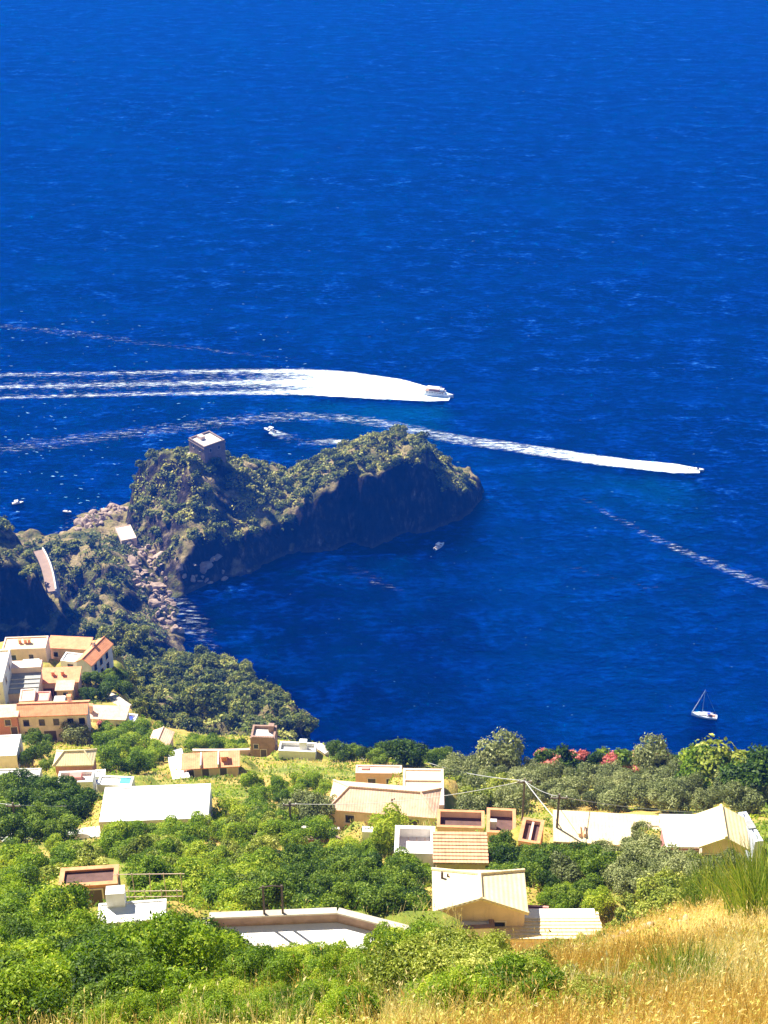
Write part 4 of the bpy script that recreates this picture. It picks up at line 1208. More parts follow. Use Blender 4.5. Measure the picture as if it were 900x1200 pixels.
# ------------------------------------------------------------------ grass and reeds
def blades(name, n, y0, y1, xspan, length, width, lean, m, mask=None, seed=1, head=0.0, label='', dens_pow=1.0):
    g = np.random.default_rng(seed)
    y = y0 * (y1 / y0) ** (g.random(n) ** dens_pow)
    x = g.uniform(xspan[0], xspan[1], n) * y
    k = fbm(x / 1.2, y / 1.2, seed, 3)
    keep = k > .36
    if mask is not None: keep &= mask(x, y, g)
    x, y = x[keep], y[keep]; n = len(x)
    z = hill(x, y)
    L = g.uniform(*length, n) * (0.6 + .8 * fbm(x / 2.5, y / 2.5, seed + 9, 2))
    W = width * (0.6 + y / 28.0) * g.uniform(.7, 1.4, n)
    az = g.uniform(0, 2 * math.pi, n); ln = g.uniform(0.05, lean, n)
    dx, dy = np.cos(az) * ln * L, np.sin(az) * ln * L
    fa = g.uniform(0, math.pi, n); wx, wy = np.cos(fa) * W / 2, np.sin(fa) * W / 2
    V = np.empty((n, 4, 3))
    V[:, 0] = np.c_[x - wx, y - wy, z - .05]; V[:, 1] = np.c_[x + wx, y + wy, z - .05]
    V[:, 2] = np.c_[x + dx + wx * .25, y + dy + wy * .25, z + L]; V[:, 3] = np.c_[x + dx - wx * .25, y + dy - wy * .25, z + L]
    tint = np.clip(.5 + (fbm(x / 2.0, y / 2.0, seed + 3, 3) - .5) * 2.2 + g.normal(size=n) * .26, 0, 1)
    if head > 0:
        h = g.random(n) < head
        hx, hy, hz = x[h] + dx[h], y[h] + dy[h], z[h] + L[h]; q = h.sum()
        s = W[h] * g.uniform(.8, 1.5, q); ax = g.uniform(0, 6.28, q)
        U = np.empty((q, 4, 3))
        U[:, 0] = np.c_[hx, hy, hz - s * 2]; U[:, 2] = np.c_[hx + dx[h] * .15, hy + dy[h] * .15, hz + s * 2]
        U[:, 1] = np.c_[hx + np.cos(ax) * s, hy + np.sin(ax) * s, hz]; U[:, 3] = np.c_[hx - np.cos(ax) * s, hy - np.sin(ax) * s, hz]
        V = np.concatenate([V, U]); tint = np.r_[tint, np.clip(tint[h] + .25, 0, 1)]
    me = raw_mesh(name, V.reshape(-1, 3), np.arange(len(V) * 4).reshape(-1, 4), {'tint': ('FACE', tint)})
    o = obj(name, me, m)
    return tag(o, label, 'grass', kind='stuff')

def dry_mask(x, y, g): return g.random(len(x)) < np.clip(.3 + (x / y + .0) * 4.0, .16, 1)
blades('dry_grass', 190000, 9, 60, (-.46, .46), (.22, .62), .0085, .75, MATS['straw'], seed=4, head=.3, mask=dry_mask, label='tall golden dry grass covering the near slope')
blades('green_grass', 70000, 9, 60, (-.46, .46), (.2, .5), .009, .7, MATS['leaf_yellow'], mask=lambda x, y, g: fbm(x / 3.5, y / 3.5, 77, 3) > .49 - .08 * (x < 0), seed=6, label='patches of yellow-green grass among the dry grass')
blades('field_grass', 110000, 60, 215, (-.34, .34), (.3, .6), .010, .5, MATS['straw'], mask=lambda x, y, g: (fbm(x / 9, y / 9, 55, 3) > .42), seed=8, label='dry grass on the terraces between the houses')

def weeds(n, y0, y1, thr, m_, label, seed=31):
    g = np.random.default_rng(seed)
    y = y0 * (y1 / y0) ** g.random(n); x = g.uniform(-.46, .46, n) * y
    k = fbm(x / 5, y / 5, 66, 4) + g.normal(size=n) * .04 > thr
    k &= sdf(edge_poly, x, y) > 1.5
    x, y = x[k], y[k]; n = len(x); z = hill(x, y)
    sz = (.018 + y * .0012) * g.uniform(.5, 1.5, n)
    p = np.c_[x, y, z + g.random(n) * (.15 + .5 * fbm(x / 3, y / 3, 67, 2))]
    nn = g.normal(size=(n, 3)) * .7 + [0, 0, .6]; nn /= np.linalg.norm(nn, axis=1)[:, None]
    t = np.cross(nn, g.normal(size=(n, 3))); t /= np.linalg.norm(t, axis=1)[:, None]; bt = np.cross(nn, t); s_ = sz[:, None]
    V = np.stack([p - t * s_, p + bt * s_ * .5, p + t * s_, p - bt * s_ * .5], 1)
    tint = np.clip(.45 + (fbm(x / 4, y / 4, 68, 3) - .5) * 1.8 + g.normal(size=n) * .2, 0, 1)
    o = obj('weeds', raw_mesh('weeds', V.reshape(-1, 3), np.arange(n * 4).reshape(-1, 4), {'tint': ('FACE', tint)}), m_)
    tag(o, label, 'weeds', kind='stuff')
weeds(210000, 48, 225, .44, MATS['leaf_bright'], 'low weeds and vines covering the terraces')
weeds(60000, 9, 50, .5, MATS['leaf_yellow'], 'small leafy weeds growing through the dry grass', 35)

def stems_mesh(name, n, h, spread, w, seed, m, curve=.35):
    g = np.random.default_rng(seed)
    a = g.uniform(0, 6.28, n); q = np.sqrt(g.random(n)) * .35 * spread
    bx, by = np.cos(a) * q, np.sin(a) * q
    L = h * g.uniform(.6, 1.1, n); tx = bx + np.cos(a) * L * curve * g.random(n) + g.normal(size=n) * .12 * h; ty = by + np.sin(a) * L * curve * g.random(n) + g.normal(size=n) * .12 * h
    fa = g.uniform(0, math.pi, n); W = w * g.uniform(.6, 1.3, n)
    Vs = []
    for f0, f1 in ((0, .55), (.55, 1)):
        def pt(f): 
            e = f ** 1.6
            return np.c_[bx + (tx - bx) * e, by + (ty - by) * e, L * (f - .06 * f * f)]
        A_, B_ = pt(f0), pt(f1)
        k0 = W * (1 - f0 * .5); k1 = W * (1 - f1 * .85)
        o0_ = np.c_[np.cos(fa) * k0 / 2, np.sin(fa) * k0 / 2, fa * 0]; o1_ = np.c_[np.cos(fa) * k1 / 2, np.sin(fa) * k1 / 2, fa * 0]
        Vs.append(np.stack([A_ - o0_, A_ + o0_, B_ + o1_, B_ - o1_], 1))
    V = np.concatenate(Vs)
    tint = np.clip(.5 + g.normal(size=n) * .28, 0, 1)
    me = raw_mesh(name, V.reshape(-1, 3), np.arange(len(V) * 4).reshape(-1, 4), {'tint': ('FACE', np.r_[tint, tint])})
    me.materials.append(MATS[m]); return me

reed_me = [stems_mesh('reed_stems', 260, 2.5, 2.2, .038, 20 + k, 'reed_green', .5) for k in range(3)]
def reed(px, py, s, label, group):
    p = G(px, py)
    o = obj('reed_clump', reed_me[random.randrange(3)], None, None, tuple(p), random.uniform(0, 6.28))
    o.scale = (s, s, s * random.uniform(.9, 1.15)); tag(o, label, 'reeds', group)
for px, py, s in ((805, 1062, .75), (818, 1058, .85), (830, 1055, .9), (842, 1062, .8), (815, 1070, .6)): reed(px, py, s, 'upright green reed clump below the gable house', 'reed clumps below the gable house')
for px, py, s in ((860, 1064, .7), (874, 1072, .85), (888, 1078, .9), (900, 1080, .95), (880, 1060, .75), (896, 1064, .85), (910, 1074, .9)): reed(px, py, s, 'tall bright green reed clump at the right border above dry grass', 'tall reeds at the right border')
for px, py, s in ((790, 1165, .33), (806, 1172, .36), (775, 1172, .3), (822, 1160, .3)): reed(px, py, s, 'fine yellow-green broom clump standing in the dry grass', 'broom clumps in the dry grass')

# ------------------------------------------------------------------ watch tower and house on the headland
zt = float(PY(232, 536, 694)[2]) + 1.0
h = H('watch_tower', 'square stone watch tower with pale flat roof on top of the headland', [(220, 514), (246, 507), (263, 516), (240, 526)], (0, 0), 7.2, TOWERSTONE, cat='tower', pad=False, z=zt - 1, sink=14).flat(PALEGREY, .9, .7, TOWERSTONE)
for f in ('front', 'left', 'right'):
    for u in (-.4, .4): h.window(f, u, 3.7, 1.3, 1.9)
h.box('string_course', TOWERSTONE, -h.w2 - .25, h.w2 + .25, -h.d2 - .25, h.d2 + .25, 6.4, 6.75)
h.box('stair_turret', CREAM, -h.w2 * .4, 0, h.d2 * .2, h.d2 * .7, h.h + .004, h.h + 2.0)
h = H('tower_annex', 'low pinkish annex under the lit side of the watch tower', [(219, 531), (231, 528), (238, 536), (226, 541)], (0, 0), 3.0, STONEPINK, cat='annex', pad=False, z=zt - 4.5, sink=8).flat(PALEGREY, .3)
h.window('left', 0, .6, 1.0, 1.5, 'door'); h.window('front', 0, 1, .9, 1.0)
h = H('beach_house', 'cream flat-roofed house on the neck behind the boulders', [(132, 618), (153, 616), (160, 630), (145, 634)], (0, 0), 4.0, CREAM, cat='house', pad=False, z=9.5, sink=9).flat(CREAM, .3)
h.window('front', -.4, 1.2, 1.2, 1.6); h.window('front', .4, 1.2, 1.2, 1.6); h.window('right', 0, 1.2, 1.2, 1.6)

# ------------------------------------------------------------------ coast road round the cove cliff
rp = [PZ(q[0], q[1], 41.0) for q in ((45, 645), (50, 654), (54, 664), (57, 675), (59, 686), (60, 693))]
tt = np.linspace(0, len(rp) - 1, 25)
cen = np.array([[np.interp(t, range(len(rp)), [p[i] for p in rp]) for i in range(3)] for t in tt])
dr = np.gradient(cen[:, :2], axis=0); dr /= np.linalg.norm(dr, axis=1)[:, None]
nr = np.c_[-dr[:, 1], dr[:, 0]]
if nr[12, 0] < 0: nr = -nr
def ribbon(offs, zs):
    """closed cross-section swept along the road"""
    V = []; k = len(offs)
    for c, n in zip(cen, nr):
        for o, z in zip(offs, zs): V.append((c[0] + n[0] * o, c[1] + n[1] * o, c[2] + z))
    F = []
    for i in range(len(cen) - 1):
        for j in range(k):
            q = (j + 1) % k
            F.append((i * k + j, i * k + q, (i + 1) * k + q, (i + 1) * k + j))
    F.append(tuple(range(k - 1, -1, -1))); F.append(tuple((len(cen) - 1) * k + j for j in range(k)))
    m_ = MB(); m_.v = V; m_.f = F; return m_
rd = ribbon([-2.4, 1.9, 1.9, -2.4], [0, 0, -.6, -.6]).build('coast_road', plain('pale_asphalt', (0.30, 0.21, 0.17), .15, .3))
tag(rd, 'pale curving coast road on the cove cliff', kind='structure')
rw = empty('retaining_wall', tuple(cen[12] + [0, 0, -8])); tag(rw, 'stone retaining wall with white parapet carrying the coast road bend', 'wall')
a_ = ribbon([1.2, 2.5, 4.0, 1.2], [-.62, -.62, -4, -4]).build('masonry', STONE, rw); a_.location = -rw.location
a_ = ribbon([1.92, 2.5, 2.5, 1.92], [-.6, -.6, 1.1, 1.1]).build('parapet', WHITE, rw); a_.location = -rw.location

# ------------------------------------------------------------------ shore boulders
def boulder_mesh(seed):
    import bmesh
    bm = bmesh.new(); bmesh.ops.create_icosphere(bm, subdivisions=2, radius=1.0)
    g = random.Random(seed)
    cuts = [(Vector((g.gauss(0, 1), g.gauss(0, 1), g.gauss(0, 1))).normalized(), g.uniform(.4, .8)) for _ in range(12)]
    for v in bm.verts:
        for n, d in cuts:
            k = v.co.dot(n) - d
            if k > 0: v.co -= n * k
        v.co *= g.uniform(.94, 1.06)
    me = bpy.data.meshes.new('boulder'); bm.to_mesh(me); bm.free(); me.materials.append(STONE)
    return me
BOULD = [boulder_mesh(k) for k in range(5)]
def boulders(pts, n, s, label, group):
    P_ = np.array([PZ(q[0], q[1], 2)[:2] for q in pts]); lo, hi = P_.min(0), P_.max(0); k = 0; done = []
    while k < n:
        c = rng.uniform(lo, hi)
        if sdf(P_, c[:1], c[1:2])[0] < 0: k += .02; continue
        z = float(coast(c[:1], c[1:2])[0]); k += 1
        r = random.uniform(*s)
        if any((c[0] - q[0]) ** 2 + (c[1] - q[1]) ** 2 < (.6 * (r + q[2])) ** 2 for q in done): k -= .8; continue
        done.append((c[0], c[1], r))
        o = obj('boulder', BOULD[random.randrange(5)], None, None, (c[0], c[1], max(z, -.5) + r * .12), random.uniform(0, 6.28))
        o.rotation_euler = (random.uniform(-.4, .4), random.uniform(-.4, .4), random.uniform(0, 6.28))
        e_ = random.lognormvariate(0, .35)
        o.scale = (r * e_ * random.uniform(.8, 1.9), r * e_ * random.uniform(.7, 1.3), r * e_ * random.uniform(.5, 1.1))
        tag(o, label, 'boulder', group)
boulders([(88, 625), (92, 604), (135, 592), (150, 600), (128, 616), (110, 628)], 80, (1.0, 2.5), 'pale sunlit boulder on the open-sea side of the neck', 'boulders on the open-sea side of the neck')
boulders([(150, 640), (185, 660), (200, 690), (214, 740), (190, 745), (165, 715), (150, 680)], 170, (.8, 2.3), 'brown boulder on the sheltered bay side of the neck', 'boulders on the bay side of the neck')
boulders([(210, 684), (262, 668), (264, 676), (214, 690)], 20, (1.0, 2.4), 'small boulder at the foot of the headland cliff', 'boulders at the foot of the cliff')
for px, py in ((362, 643), (368, 641)):
    p = PZ(px, py, .5); o = obj('boulder', BOULD[0], None, None, tuple(p)); o.scale = (1.8, 1.4, 1.3); tag(o, 'pale rock standing in the water below the headland cliff', 'boulder', 'rocks in the water below the cliff')

# ------------------------------------------------------------------ boats
def hull_mesh(m_, L, B, D, fb, n=14, transom=.82):
    """lofted boat hull, bow towards +x, deck at fb above water, keel D below"""
    sec = []
    for i in range(n):
        t = i / (n - 1); x = -L / 2 + L * t
        w = B / 2 * (transom + (1 - transom) * min(1, t * 3)) * (1 - max(0, (t - .45) / .55) ** 2.1)
        w = max(w, .02); sh = fb * (1 + .35 * t ** 2)
        sec.append([(x, -w, sh), (x + .0, -w * .92, sh * .35), (x, -w * .55, -D * .6), (x, 0, -D * (1 - .5 * t ** 3)), (x, w * .55, -D * .6), (x, w * .92, sh * .35), (x, w, sh)])
    n0 = len(m_.v)
    for s in sec: m_.v += s
    for i in range(n - 1):
        for j in range(6):
            a = n0 + i * 7 + j; m_.f.append((a, a + 7, a + 8, a + 1))
        m_.f.append((n0 + i * 7 + 6, n0 + i * 7 + 13, n0 + i * 7 + 7, n0 + i * 7))
    m_.f.append(tuple(n0 + j for j in range(7)))
    return m_

def motor_boat(px, py, L, ang, label, cabin=True, group=None):
    p = PZ(px, py, 0)
    r = empty('motor_boat', (p[0], p[1], 0), ang); tag(r, label, 'boat', group)
    B = L * .34; fb = L * .10
    hull_mesh(MB(), L, B, L * .05, fb).build('hull', BOATWHITE, r)
    MB().box(-L * .42, L * .05, -B * .36, B * .36, fb * 1.02, fb * 1.1).build('cockpit', BOATTRIM, r)
    MB().slab([(L * .02, -B * .3, fb * 1.9), (L * .02, B * .3, fb * 1.9), (L * .2, B * .25, fb * 1.15), (L * .2, -B * .25, fb * 1.15)], .04).build('windscreen', GLASS, r)
    MB().box(-L * .12, L * .04, -B * .28, B * .28, fb * 1.1, fb * 1.6).build('console', BOATWHITE, r)
    MB().box(-L * .35, -L * .2, -B * .33, B * .33, fb * 1.1, fb * 1.45).build('bench', BOATWHITE, r)
    MB().box(-L * .56, -L * .48, -B * .1, B * .1, -fb * .6, fb * 1.5).build('outboard_motor', RUBBER, r)
    if cabin: MB().slab([(-L * .3, -B * .36, fb * 3.2), (-L * .3, B * .36, fb * 3.2), (L * .05, B * .34, fb * 3.25), (L * .05, -B * .34, fb * 3.25)][::-1], .06).tube([(-L * .28, B * .3, fb), (-L * .28, B * .3, fb * 3.2)], .03).tube([(-L * .28, -B * .3, fb), (-L * .28, -B * .3, fb * 3.2)], .03).build('sun_canopy', BOATWHITE, r)
    return r
def aim(a, b_):
    A_, B_ = PZ(*a), PZ(*b_); return math.atan2(B_[1] - A_[1], B_[0] - A_[0])

# passenger ferry
p = PZ(514, 464, 0)
r = empty('passenger_ferry', (p[0], p[1], 0), aim((480, 460), (530, 466))); tag(r, 'white passenger ferry at the head of the broadest wake', 'ferry'); r.scale = (.85, .85, .85)
hull_mesh(MB(), 24, 5.6, 1.0, 2.0).build('hull', BOATWHITE, r)
MB().box(-10.5, 5.5, -2.3, 2.3, 2.02, 4.3).build('saloon', BOATWHITE, r)
for s in (-1, 1):
    for k in range(7): MB().box(-9.6 + k * 2.1, -8.0 + k * 2.1, s * 2.31 - .02, s * 2.31 + .02, 2.9, 3.8).build('window', GLASS, r)
MB().box(-10.8, 4.5, -2.5, 2.5, 4.303, 4.45).build('upper_deck', BOATTRIM, r)
MB().box(1.2, 4.2, -1.7, 1.7, 4.453, 6.4).build('wheelhouse', BOATWHITE, r)
MB().box(4.203, 4.25, -1.5, 1.5, 5.3, 6.1).build('windscreen', GLASS, r)
MB().slab([(-9.5, -2.4, 6.9), (-9.5, 2.4, 6.9), (.8, 2.4, 6.9), (.8, -2.4, 6.9)][::-1], .08).build('awning', BOATWHITE, r)
for x in (-9, -4.5, 0):
    for s in (-1, 1): MB().tube([(x, s * 2.2, 4.45), (x, s * 2.2, 6.85)], .05).build('awning_post', ALU, r)
MB().tube([(2.5, 0, 6.4), (2.2, 0, 9)], .07).build('mast', ALU, r)

motor_boat(816, 551, 9, aim((780, 548), (820, 552)), 'small white speedboat at the tip of the long thin wake', False)
motor_boat(316, 505, 9, aim((330, 509), (310, 503)), 'white motor boat beyond the headland saddle')
motor_boat(405, 518, 6, aim((380, 519), (405, 518)), 'small boat speeding just behind the headland ridge', False)
motor_boat(21, 590, 6.5, .3, 'moored white boat at left border off the boulder shore')
motor_boat(79, 600, 5, -.2, 'tiny white boat close to the pale boulders', False)
motor_boat(515, 641, 8.5, .9, 'white motor boat in the bay below the headland tip')

p = PZ(825, 840, 0)
r = empty('sailing_yacht', (p[0], p[1], 0), PI - .25); tag(r, 'white sailing yacht with bare mast in the bay', 'yacht')
hull_mesh(MB(), 11.5, 3.7, .9, 1.15, transom=.7).build('hull', BOATWHITE, r)
MB().box(-1.6, 2.6, -1.0, 1.0, 1.25, 1.75).build('cabin', BOATWHITE, r)
for s in (-1, 1): MB().box(-1.0, 1.8, s * 1.01 - .02, s * 1.01 + .02, 1.42, 1.62).build('window', GLASS, r)
MB().box(-5.0, -1.7, -1.0, 1.0, 1.2, 1.32).build('cockpit', BOATTRIM, r)
MB().slab([(-2.6, -1.1, 2.7), (-2.6, 1.1, 2.7), (-1.2, 1.0, 2.5), (-1.2, -1.0, 2.5)][::-1], .06).build('sprayhood', BLUE, r)
MB().tube([(1.0, 0, 1.2), (1.0, 0, 15)], .11, .07).build('mast', ALU, r)
MB().tube([(1.0, 0, 2.8), (-3.8, 0, 2.7)], .2, .16).build('furled_mainsail', BOATWHITE, r)
MB().tube([(5.6, 0, 1.5), (3.3, 0, 7.8), (1.05, 0, 14.4)], .17, .08).build('furled_jib', BOATWHITE, r)
MB().tube([(-5.6, 0, 1.3), (1.0, 0, 15)], .03).build('backstay', ALU, r)

# ------------------------------------------------------------------ wakes, surf, whitecap and glint flecks
def wake(name, pts, label, cat='wake', prof=None, across=9, sub=6):
    """pts: (px, py, half width in px, density)"""
    a = np.array(pts, float); n = len(a)
    t = np.linspace(0, n - 1, (n - 1) * sub + 1)
    q = np.array([[np.interp(s_, range(n), a[:, k]) for k in range(4)] for s_ in t])
    C_ = np.array([PZ(u, v, 0) for u, v in q[:, :2]])
    W = np.array([np.linalg.norm(PZ(u, v + w, 0) - PZ(u, v, 0)) for u, v, w in q[:, :3]])
    d = np.gradient(C_[:, :2], axis=0); d /= np.linalg.norm(d, axis=1)[:, None]
    nn = np.c_[-d[:, 1], d[:, 0]]
    us = np.linspace(-1, 1, across); V = []; D_ = []
    for i in range(len(q)):
        for u in us:
            x, y = C_[i, :2] + nn[i] * u * W[i]
            V.append((x, y, .10 + .5 * q[i, 3] * (1 - u * u) * vnoise(np.array(x / 3), np.array(y / 3), 9)))
            e = q[i, 3] - .45 * abs(u) ** 3
            if prof: e += prof(u, i / (len(q) - 1))
            if abs(u) > .99: e -= .5
            D_.append(e)
    F = [(i * across + j, i * across + j + 1, (i + 1) * across + j + 1, (i + 1) * across + j) for i in range(len(q) - 1) for j in range(across - 1)]
    o = obj(name, raw_mesh(name, V, F, {'dens': ('POINT', D_)}, True), FOAM)
    return tag(o, label, cat, kind='stuff')
def streams(u, s):
    k = sstep(.2, .5, s)
    return k * (.5 * math.exp(-((u - .78) / .15) ** 2) + .42 * math.exp(-((u + .72) / .17) ** 2) + .3 * math.exp(-((u - .1) / .16) ** 2) - .32)
wake('boat_wake', [(528, 466, 4, 1.3), (505, 463, 8, 1.5), (460, 456, 13, 1.5), (400, 450, 16, 1.3), (350, 447, 17, 1.05), (280, 447, 18, .8), (200, 448, 18, .72), (100, 450, 18, .68), (0, 452, 19, .66), (-80, 453, 20, .64)], 'broad white triple wake streaming left behind the ferry', prof=streams, across=29, sub=12)
wake('boat_wake', [(820, 552, 3, 1.35), (790, 549, 6, 1.35), (740, 544, 6, 1.1), (690, 538, 7, .92), (640, 530, 7, .8), (580, 521, 7, .7), (530, 514, 7, .64), (480, 503, 7, .6), (440, 495, 7, .56), (400, 490, 7, .52), (350, 488, 8, .52), (280, 492, 9, .48), (200, 503, 10, .46), (100, 514, 11, .46), (0, 526, 11, .44)], 'long thin white wake curving behind the headland', across=11, sub=10)
wake('boat_wake', [(915, 692, 6, .54), (880, 679, 7, .52), (840, 662, 7, .5), (800, 646, 6, .46), (760, 627, 6, .42), (720, 606, 5, .38), (680, 583, 4, .3)], 'broken pale wake trail at the right of the bay', sub=10)
wake('boat_wake', [(-20, 380, 5, .4), (80, 390, 5, .42), (180, 403, 5, .38), (280, 414, 4, .35), (350, 421, 3, .26)], 'faint old wake line above the broad wake', sub=10)
wake('boat_wake', [(590, 646, 5, .22), (680, 668, 6, .29), (760, 688, 6, .27), (850, 700, 6, .2)], 'faint ripple trail in the middle of the bay', sub=10)
wake('boat_wake', [(318, 506, 3, .9), (335, 512, 6, .5), (360, 520, 9, .3), (390, 530, 10, .2)], 'short wake behind the motor boat beyond the saddle', sub=8)
wake('boat_wake', [(408, 518, 2, 1.0), (385, 518, 5, .65), (355, 520, 6, .35), (330, 522, 6, .2)], 'short white wake of the small boat behind the ridge', sub=8)
wake('surf', [(392, 662, 8, .24), (425, 674, 9, .36), (455, 688, 8, .32), (480, 700, 6, .2)], 'pale streak of foam below the headland cliff', 'foam', sub=8)
wake('surf', [(192, 690, 9, .4), (205, 705, 14, .46), (222, 728, 18, .46), (240, 752, 16, .38), (262, 770, 10, .26)], 'light surf along the sheltered boulder shore', 'foam', sub=8)
wake('surf', [(250, 684, 5, .2), (330, 657, 5, .22), (420, 641, 4, .16), (520, 617, 4, .18), (572, 588, 6, .26), (585, 566, 6, .2)], 'thin foam line at the foot of the headland', 'foam', sub=10)
wake('surf', [(140, 594, 8, .3), (110, 596, 12, .32), (85, 612, 12, .32), (58, 634, 8, .28)], 'surf breaking on the pale boulder shore', 'foam', sub=8)

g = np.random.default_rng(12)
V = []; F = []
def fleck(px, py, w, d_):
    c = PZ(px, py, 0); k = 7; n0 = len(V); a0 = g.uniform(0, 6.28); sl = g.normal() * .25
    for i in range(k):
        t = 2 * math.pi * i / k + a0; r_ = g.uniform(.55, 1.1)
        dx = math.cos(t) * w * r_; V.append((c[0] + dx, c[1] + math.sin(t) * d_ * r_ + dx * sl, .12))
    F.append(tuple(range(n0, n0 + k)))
for _ in range(420):  # sun sparkle painted as flat flecks among small whitecaps
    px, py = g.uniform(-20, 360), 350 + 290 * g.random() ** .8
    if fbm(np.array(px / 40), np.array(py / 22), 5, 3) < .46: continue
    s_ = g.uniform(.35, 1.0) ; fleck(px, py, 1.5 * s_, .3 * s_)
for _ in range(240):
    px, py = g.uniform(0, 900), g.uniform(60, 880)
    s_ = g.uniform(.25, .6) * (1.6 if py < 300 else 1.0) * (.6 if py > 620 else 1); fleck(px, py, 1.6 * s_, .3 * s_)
me = bpy.data.meshes.new('whitecap_glints'); me.from_pydata(V, [], F); me.update()
WC = simple('whitecap_glint', (0.2, 0.45, 0.7), .8)
tag(obj('whitecap_glints', me, WC), 'small scattered whitecap and painted sun-glint flecks on the sea', 'foam', kind='stuff')

# ------------------------------------------------------------------ poles and cables
def pole(px, py, hgt_, label):
    p = G(px, py); r = empty('utility_pole', tuple(p)); tag(r, label, 'pole')
    MB().tube([(0, 0, -.5), (0, 0, hgt_)], .13, .09).build('shaft', POLE, r)
    MB().box(-.7, .7, -.05, .05, hgt_ - .5, hgt_ - .38).build('crossarm', POLE, r)
    for x in (-.6, 0, .6): MB().box(x - .04, x + .04, -.04, .04, hgt_ - .38, hgt_ - .2).build('insulator', PALEGREY, r)
    return p + np.array([0, 0, hgt_ - .25])
t1 = pole(650, 1003, 6.6, 'dark utility pole at the left corner of the long cream roof')
t2 = pole(612, 962, 5.2, 'utility pole behind the dark brown shed')
t3 = pole(22, 985, 4.6, 'pale utility pole among the dark trees below the garage')
t4 = pole(341, 978, 4.2, 'thin utility pole on the dry bank left of hipped house')
def cable(a, b_, sag, label, r_=.028):
    a, b_ = np.array(a), np.array(b_); o0_ = (a + b_) / 2
    pts = [a + (b_ - a) * t - np.array([0, 0, sag * 4 * t * (1 - t)]) - o0_ for t in np.linspace(0, 1, 17)]
    o = MB().tube(pts, r_, seg=5).build('overhead_cable', WIRE, None, tuple(o0_))
    tag(o, label, 'cable')
cable(t2, t1, .3, 'short cable between the two poles by the long cream roof')
cable(t1, PT(960, 945, 165), 1.3, 'long cable running right over the olive grove', .032)
cable(t2, t1 - np.array([0, 0, 2.6]), .1, 'cable slanting down to the corner of the long cream roof', .05)
cable(t2, PT(500, 893, 205), .5, 'cable running towards the cliff edge behind flat roof', .04)
cable(t2, t4, 1.0, 'cable crossing above the hipped roof')
cable(t3, PT(150, 937, 172), .5, 'cable running from the pale pole to the big white roof')
cable(t3, PT(-60, 925, 172), .4, 'cable running from the pale pole out of the picture')

# ------------------------------------------------------------------ garden walls, paths, pergola, tank, dry stone wall
def strip(name, pts, width, z_off, m_, label, th=.5, kind=None, cat=None, hh=0):
    P_ = [G(*q) for q in pts]
    tt_ = np.linspace(0, len(P_) - 1, (len(P_) - 1) * 8 + 1)
    c = np.array([[np.interp(t, range(len(P_)), [p[i] for p in P_]) for i in range(3)] for t in tt_])
    c[:, 2] = np.maximum(c[:, 2], hill(c[:, 0], c[:, 1]))
    d = np.gradient(c[:, :2], axis=0); d /= np.linalg.norm(d, axis=1)[:, None]; nn = np.c_[-d[:, 1], d[:, 0]] * width / 2
    c0 = c.mean(0); V_ = []; F_ = []
    for p, n in zip(c, nn):
        p = p - c0
        V_ += [(p[0] - n[0], p[1] - n[1], p[2] + z_off), (p[0] + n[0], p[1] + n[1], p[2] + z_off), (p[0] + n[0], p[1] + n[1], p[2] - th), (p[0] - n[0], p[1] - n[1], p[2] - th)]
    for i in range(len(c) - 1):
        for j in range(4): F_.append((i * 4 + j, i * 4 + (j + 1) % 4, i * 4 + 4 + (j + 1) % 4, i * 4 + 4 + j))
    F_ += [(3, 2, 1, 0), tuple(len(V_) - 4 + j for j in range(4))]
    b_ = MB(); b_.v = V_; b_.f = F_
    o = b_.build(name, m_, None, tuple(c0)); tag(o, label, cat, kind=kind)
    return o
strip('path', [(0, 986), (30, 982), (60, 980), (100, 978), (135, 974)], 1.6, .25, PALEGREY, 'pale concrete path below the dark trees', 1.2, 'structure')
strip('path', [(108, 806), (122, 814), (136, 822), (148, 830)], 2.2, .3, CONCRETE, 'pale lane climbing behind the adjoining peach roof', 1.2, 'structure')
strip('path', [(205, 880), (207, 892), (210, 905), (213, 914)], 2.2, .25, WHITE, 'white steps path beside the long farmhouse', 1.0, 'structure')
strip('path', [(374, 882), (400, 885), (432, 889)], 2.6, .3, STONEPINK, 'pinkish belvedere path along the cliff edge', 1.2, 'structure')
strip('garden_wall', [(226, 884), (262, 884), (293, 883)], .5, .9, CREAM, 'pale garden wall behind the long farmhouse', 1.0, None, 'wall')
strip('garden_wall', [(340, 976), (365, 978), (398, 978)], .4, .8, STONEPINK, 'pinkish garden wall left of the hipped house', 1.0, None, 'wall')
strip('garden_wall', [(345, 988), (372, 990), (398, 988)], .5, .7, BROWN, 'brown terrace wall below the pinkish garden wall', 1.0, None, 'wall')
strip('garden_wall', [(272, 988), (292, 984), (312, 986)], .5, .6, CONCRETE, 'short weathered wall in the dry bank', 1.0, None, 'wall')
strip('garden_wall', [(772, 931), (790, 932), (812, 934)], .5, 1.0, CREAM, 'cream garden wall among the olives at the cliff edge', 1.0, None, 'wall')
strip('garden_wall', [(794, 924), (810, 922)], 2.2, .8, CREAM, 'cream slab wall between green trees at the cliff edge', 1.0, None, 'wall')

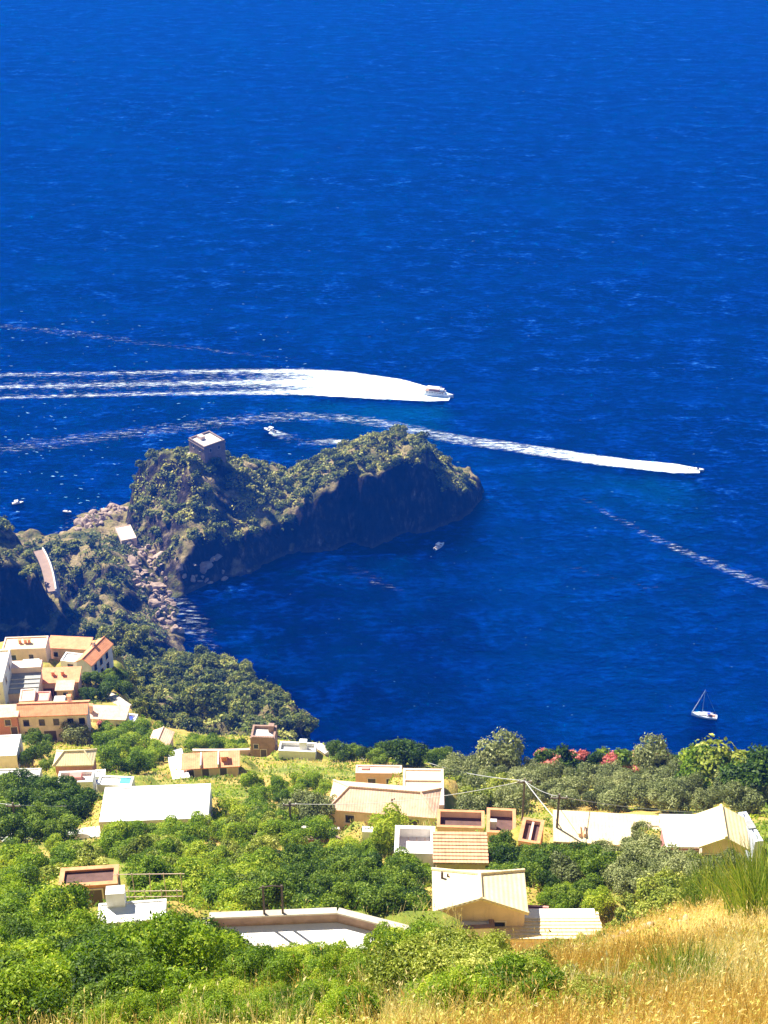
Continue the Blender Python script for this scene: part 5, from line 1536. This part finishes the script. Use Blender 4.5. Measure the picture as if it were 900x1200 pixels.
# dry stone wall in the grass
wl = [G(*q) for q in ((612, 1128), (650, 1122), (690, 1112), (725, 1102), (760, 1090), (800, 1084))]
c0 = np.mean(wl, 0)
dw = empty('dry_stone_wall', tuple(c0)); tag(dw, 'tumbled dry stone wall at the crest of the dry grass bank', 'wall')
SM = [boulder_mesh(60 + k) for k in range(4)]
for me_ in SM: me_.name = 'stone'; me_.materials.clear(); me_.materials.append(FIELDSTONE)
for k in range(70):
    t = random.uniform(0, len(wl) - 1.001); i = int(t); p = wl[i] * (1 - t + i) + wl[i + 1] * (t - i)
    if vnoise(np.array(t * 2.3), np.array(.5), 3) < .32: continue
    x, y = p[0] + random.gauss(0, .15), p[1] + random.gauss(0, .15)
    z = float(hill(np.array([x]), np.array([y]))[0]) + random.choice((.05, .1, .2, .3))
    o = obj('stone', SM[k % 4], None, dw, (x - c0[0], y - c0[1], z - c0[2]))
    s_ = random.uniform(.10, .2); o.scale = (s_ * random.uniform(1, 1.5), s_, s_ * .8); o.rotation_euler = (random.uniform(-.5, .5), random.uniform(-.5, .5), random.uniform(0, 6))

# pergola of thin canes behind the white-roofed hut
p = G(172, 1058)
pg = empty('pergola', tuple(p)); tag(pg, 'pergola of thin pale canes behind the whitewashed hut roof', 'pergola')
for k in range(5):
    for yy in (0, 1.2): MB().tube([(-1.7 + k * .85, yy, -1.0), (-1.7 + k * .85 + random.uniform(-.08, .08), yy, .95)], .022, seg=5).build('cane', CREAM, pg)
for yy, zz in ((0, .8), (1.2, .85), (0, .4)): MB().tube([(-1.9, yy, zz), (1.9, yy, zz + .06)], .02, seg=5).build('rail', CREAM, pg)

# white rounded water tanks before the hut
for px, py, s_, lb in ((158, 1100, .62, 'white rounded water tank in front of the whitewashed hut'), (172, 1094, .5, 'smaller white rounded tank behind the first one by the hut')):
    p = G(px, py)
    r = empty('water_tank', tuple(p), .5); tag(r, lb, 'tank')
    n_ = 16; b_ = MB()
    rings = [(.0, -.2), (.82, -.2), (1.0, .1), (1.0, .9), (.9, 1.25), (.6, 1.5), (.25, 1.58), (.0, 1.58)]
    for rr, z in rings:
        for k in range(n_): b_.v.append((rr * s_ * math.cos(2 * PI * k / n_), rr * s_ * math.sin(2 * PI * k / n_), z * s_))
    for i in range(len(rings) - 1):
        for k in range(n_): b_.f.append((i * n_ + k, i * n_ + (k + 1) % n_, (i + 1) * n_ + (k + 1) % n_, (i + 1) * n_ + k))
    b_.build('vessel', BOATWHITE, r, smooth=True)
    MB().tube([(0, 0, 1.5 * s_), (0, 0, 1.7 * s_)], .2 * s_, seg=12).build('lid', PALEGREY, r)

# ------------------------------------------------------------------ sea air
m = bpy.data.materials.new('sea_air'); m.use_nodes = True
nt = m.node_tree; nt.nodes.clear()
pv = nt.nodes.new('ShaderNodeVolumePrincipled')
pv.inputs['Color'].default_value = (0.01, 0.16, 1.0, 1)
pv.inputs['Density'].default_value = 0.0002
pv.inputs['Absorption Color'].default_value = (0.16, 0.16, 0.16, 1)
pv.inputs['Anisotropy'].default_value = 0.0
out = nt.nodes.new('ShaderNodeOutputMaterial')
nt.links.new(pv.outputs[0], out.inputs['Volume'])
hz = MB().box(-9100, 9100, -3100, 9100, -9, 440).build('haze', m)
tag(hz, 'thin blue sea air over the bay', kind='stuff')
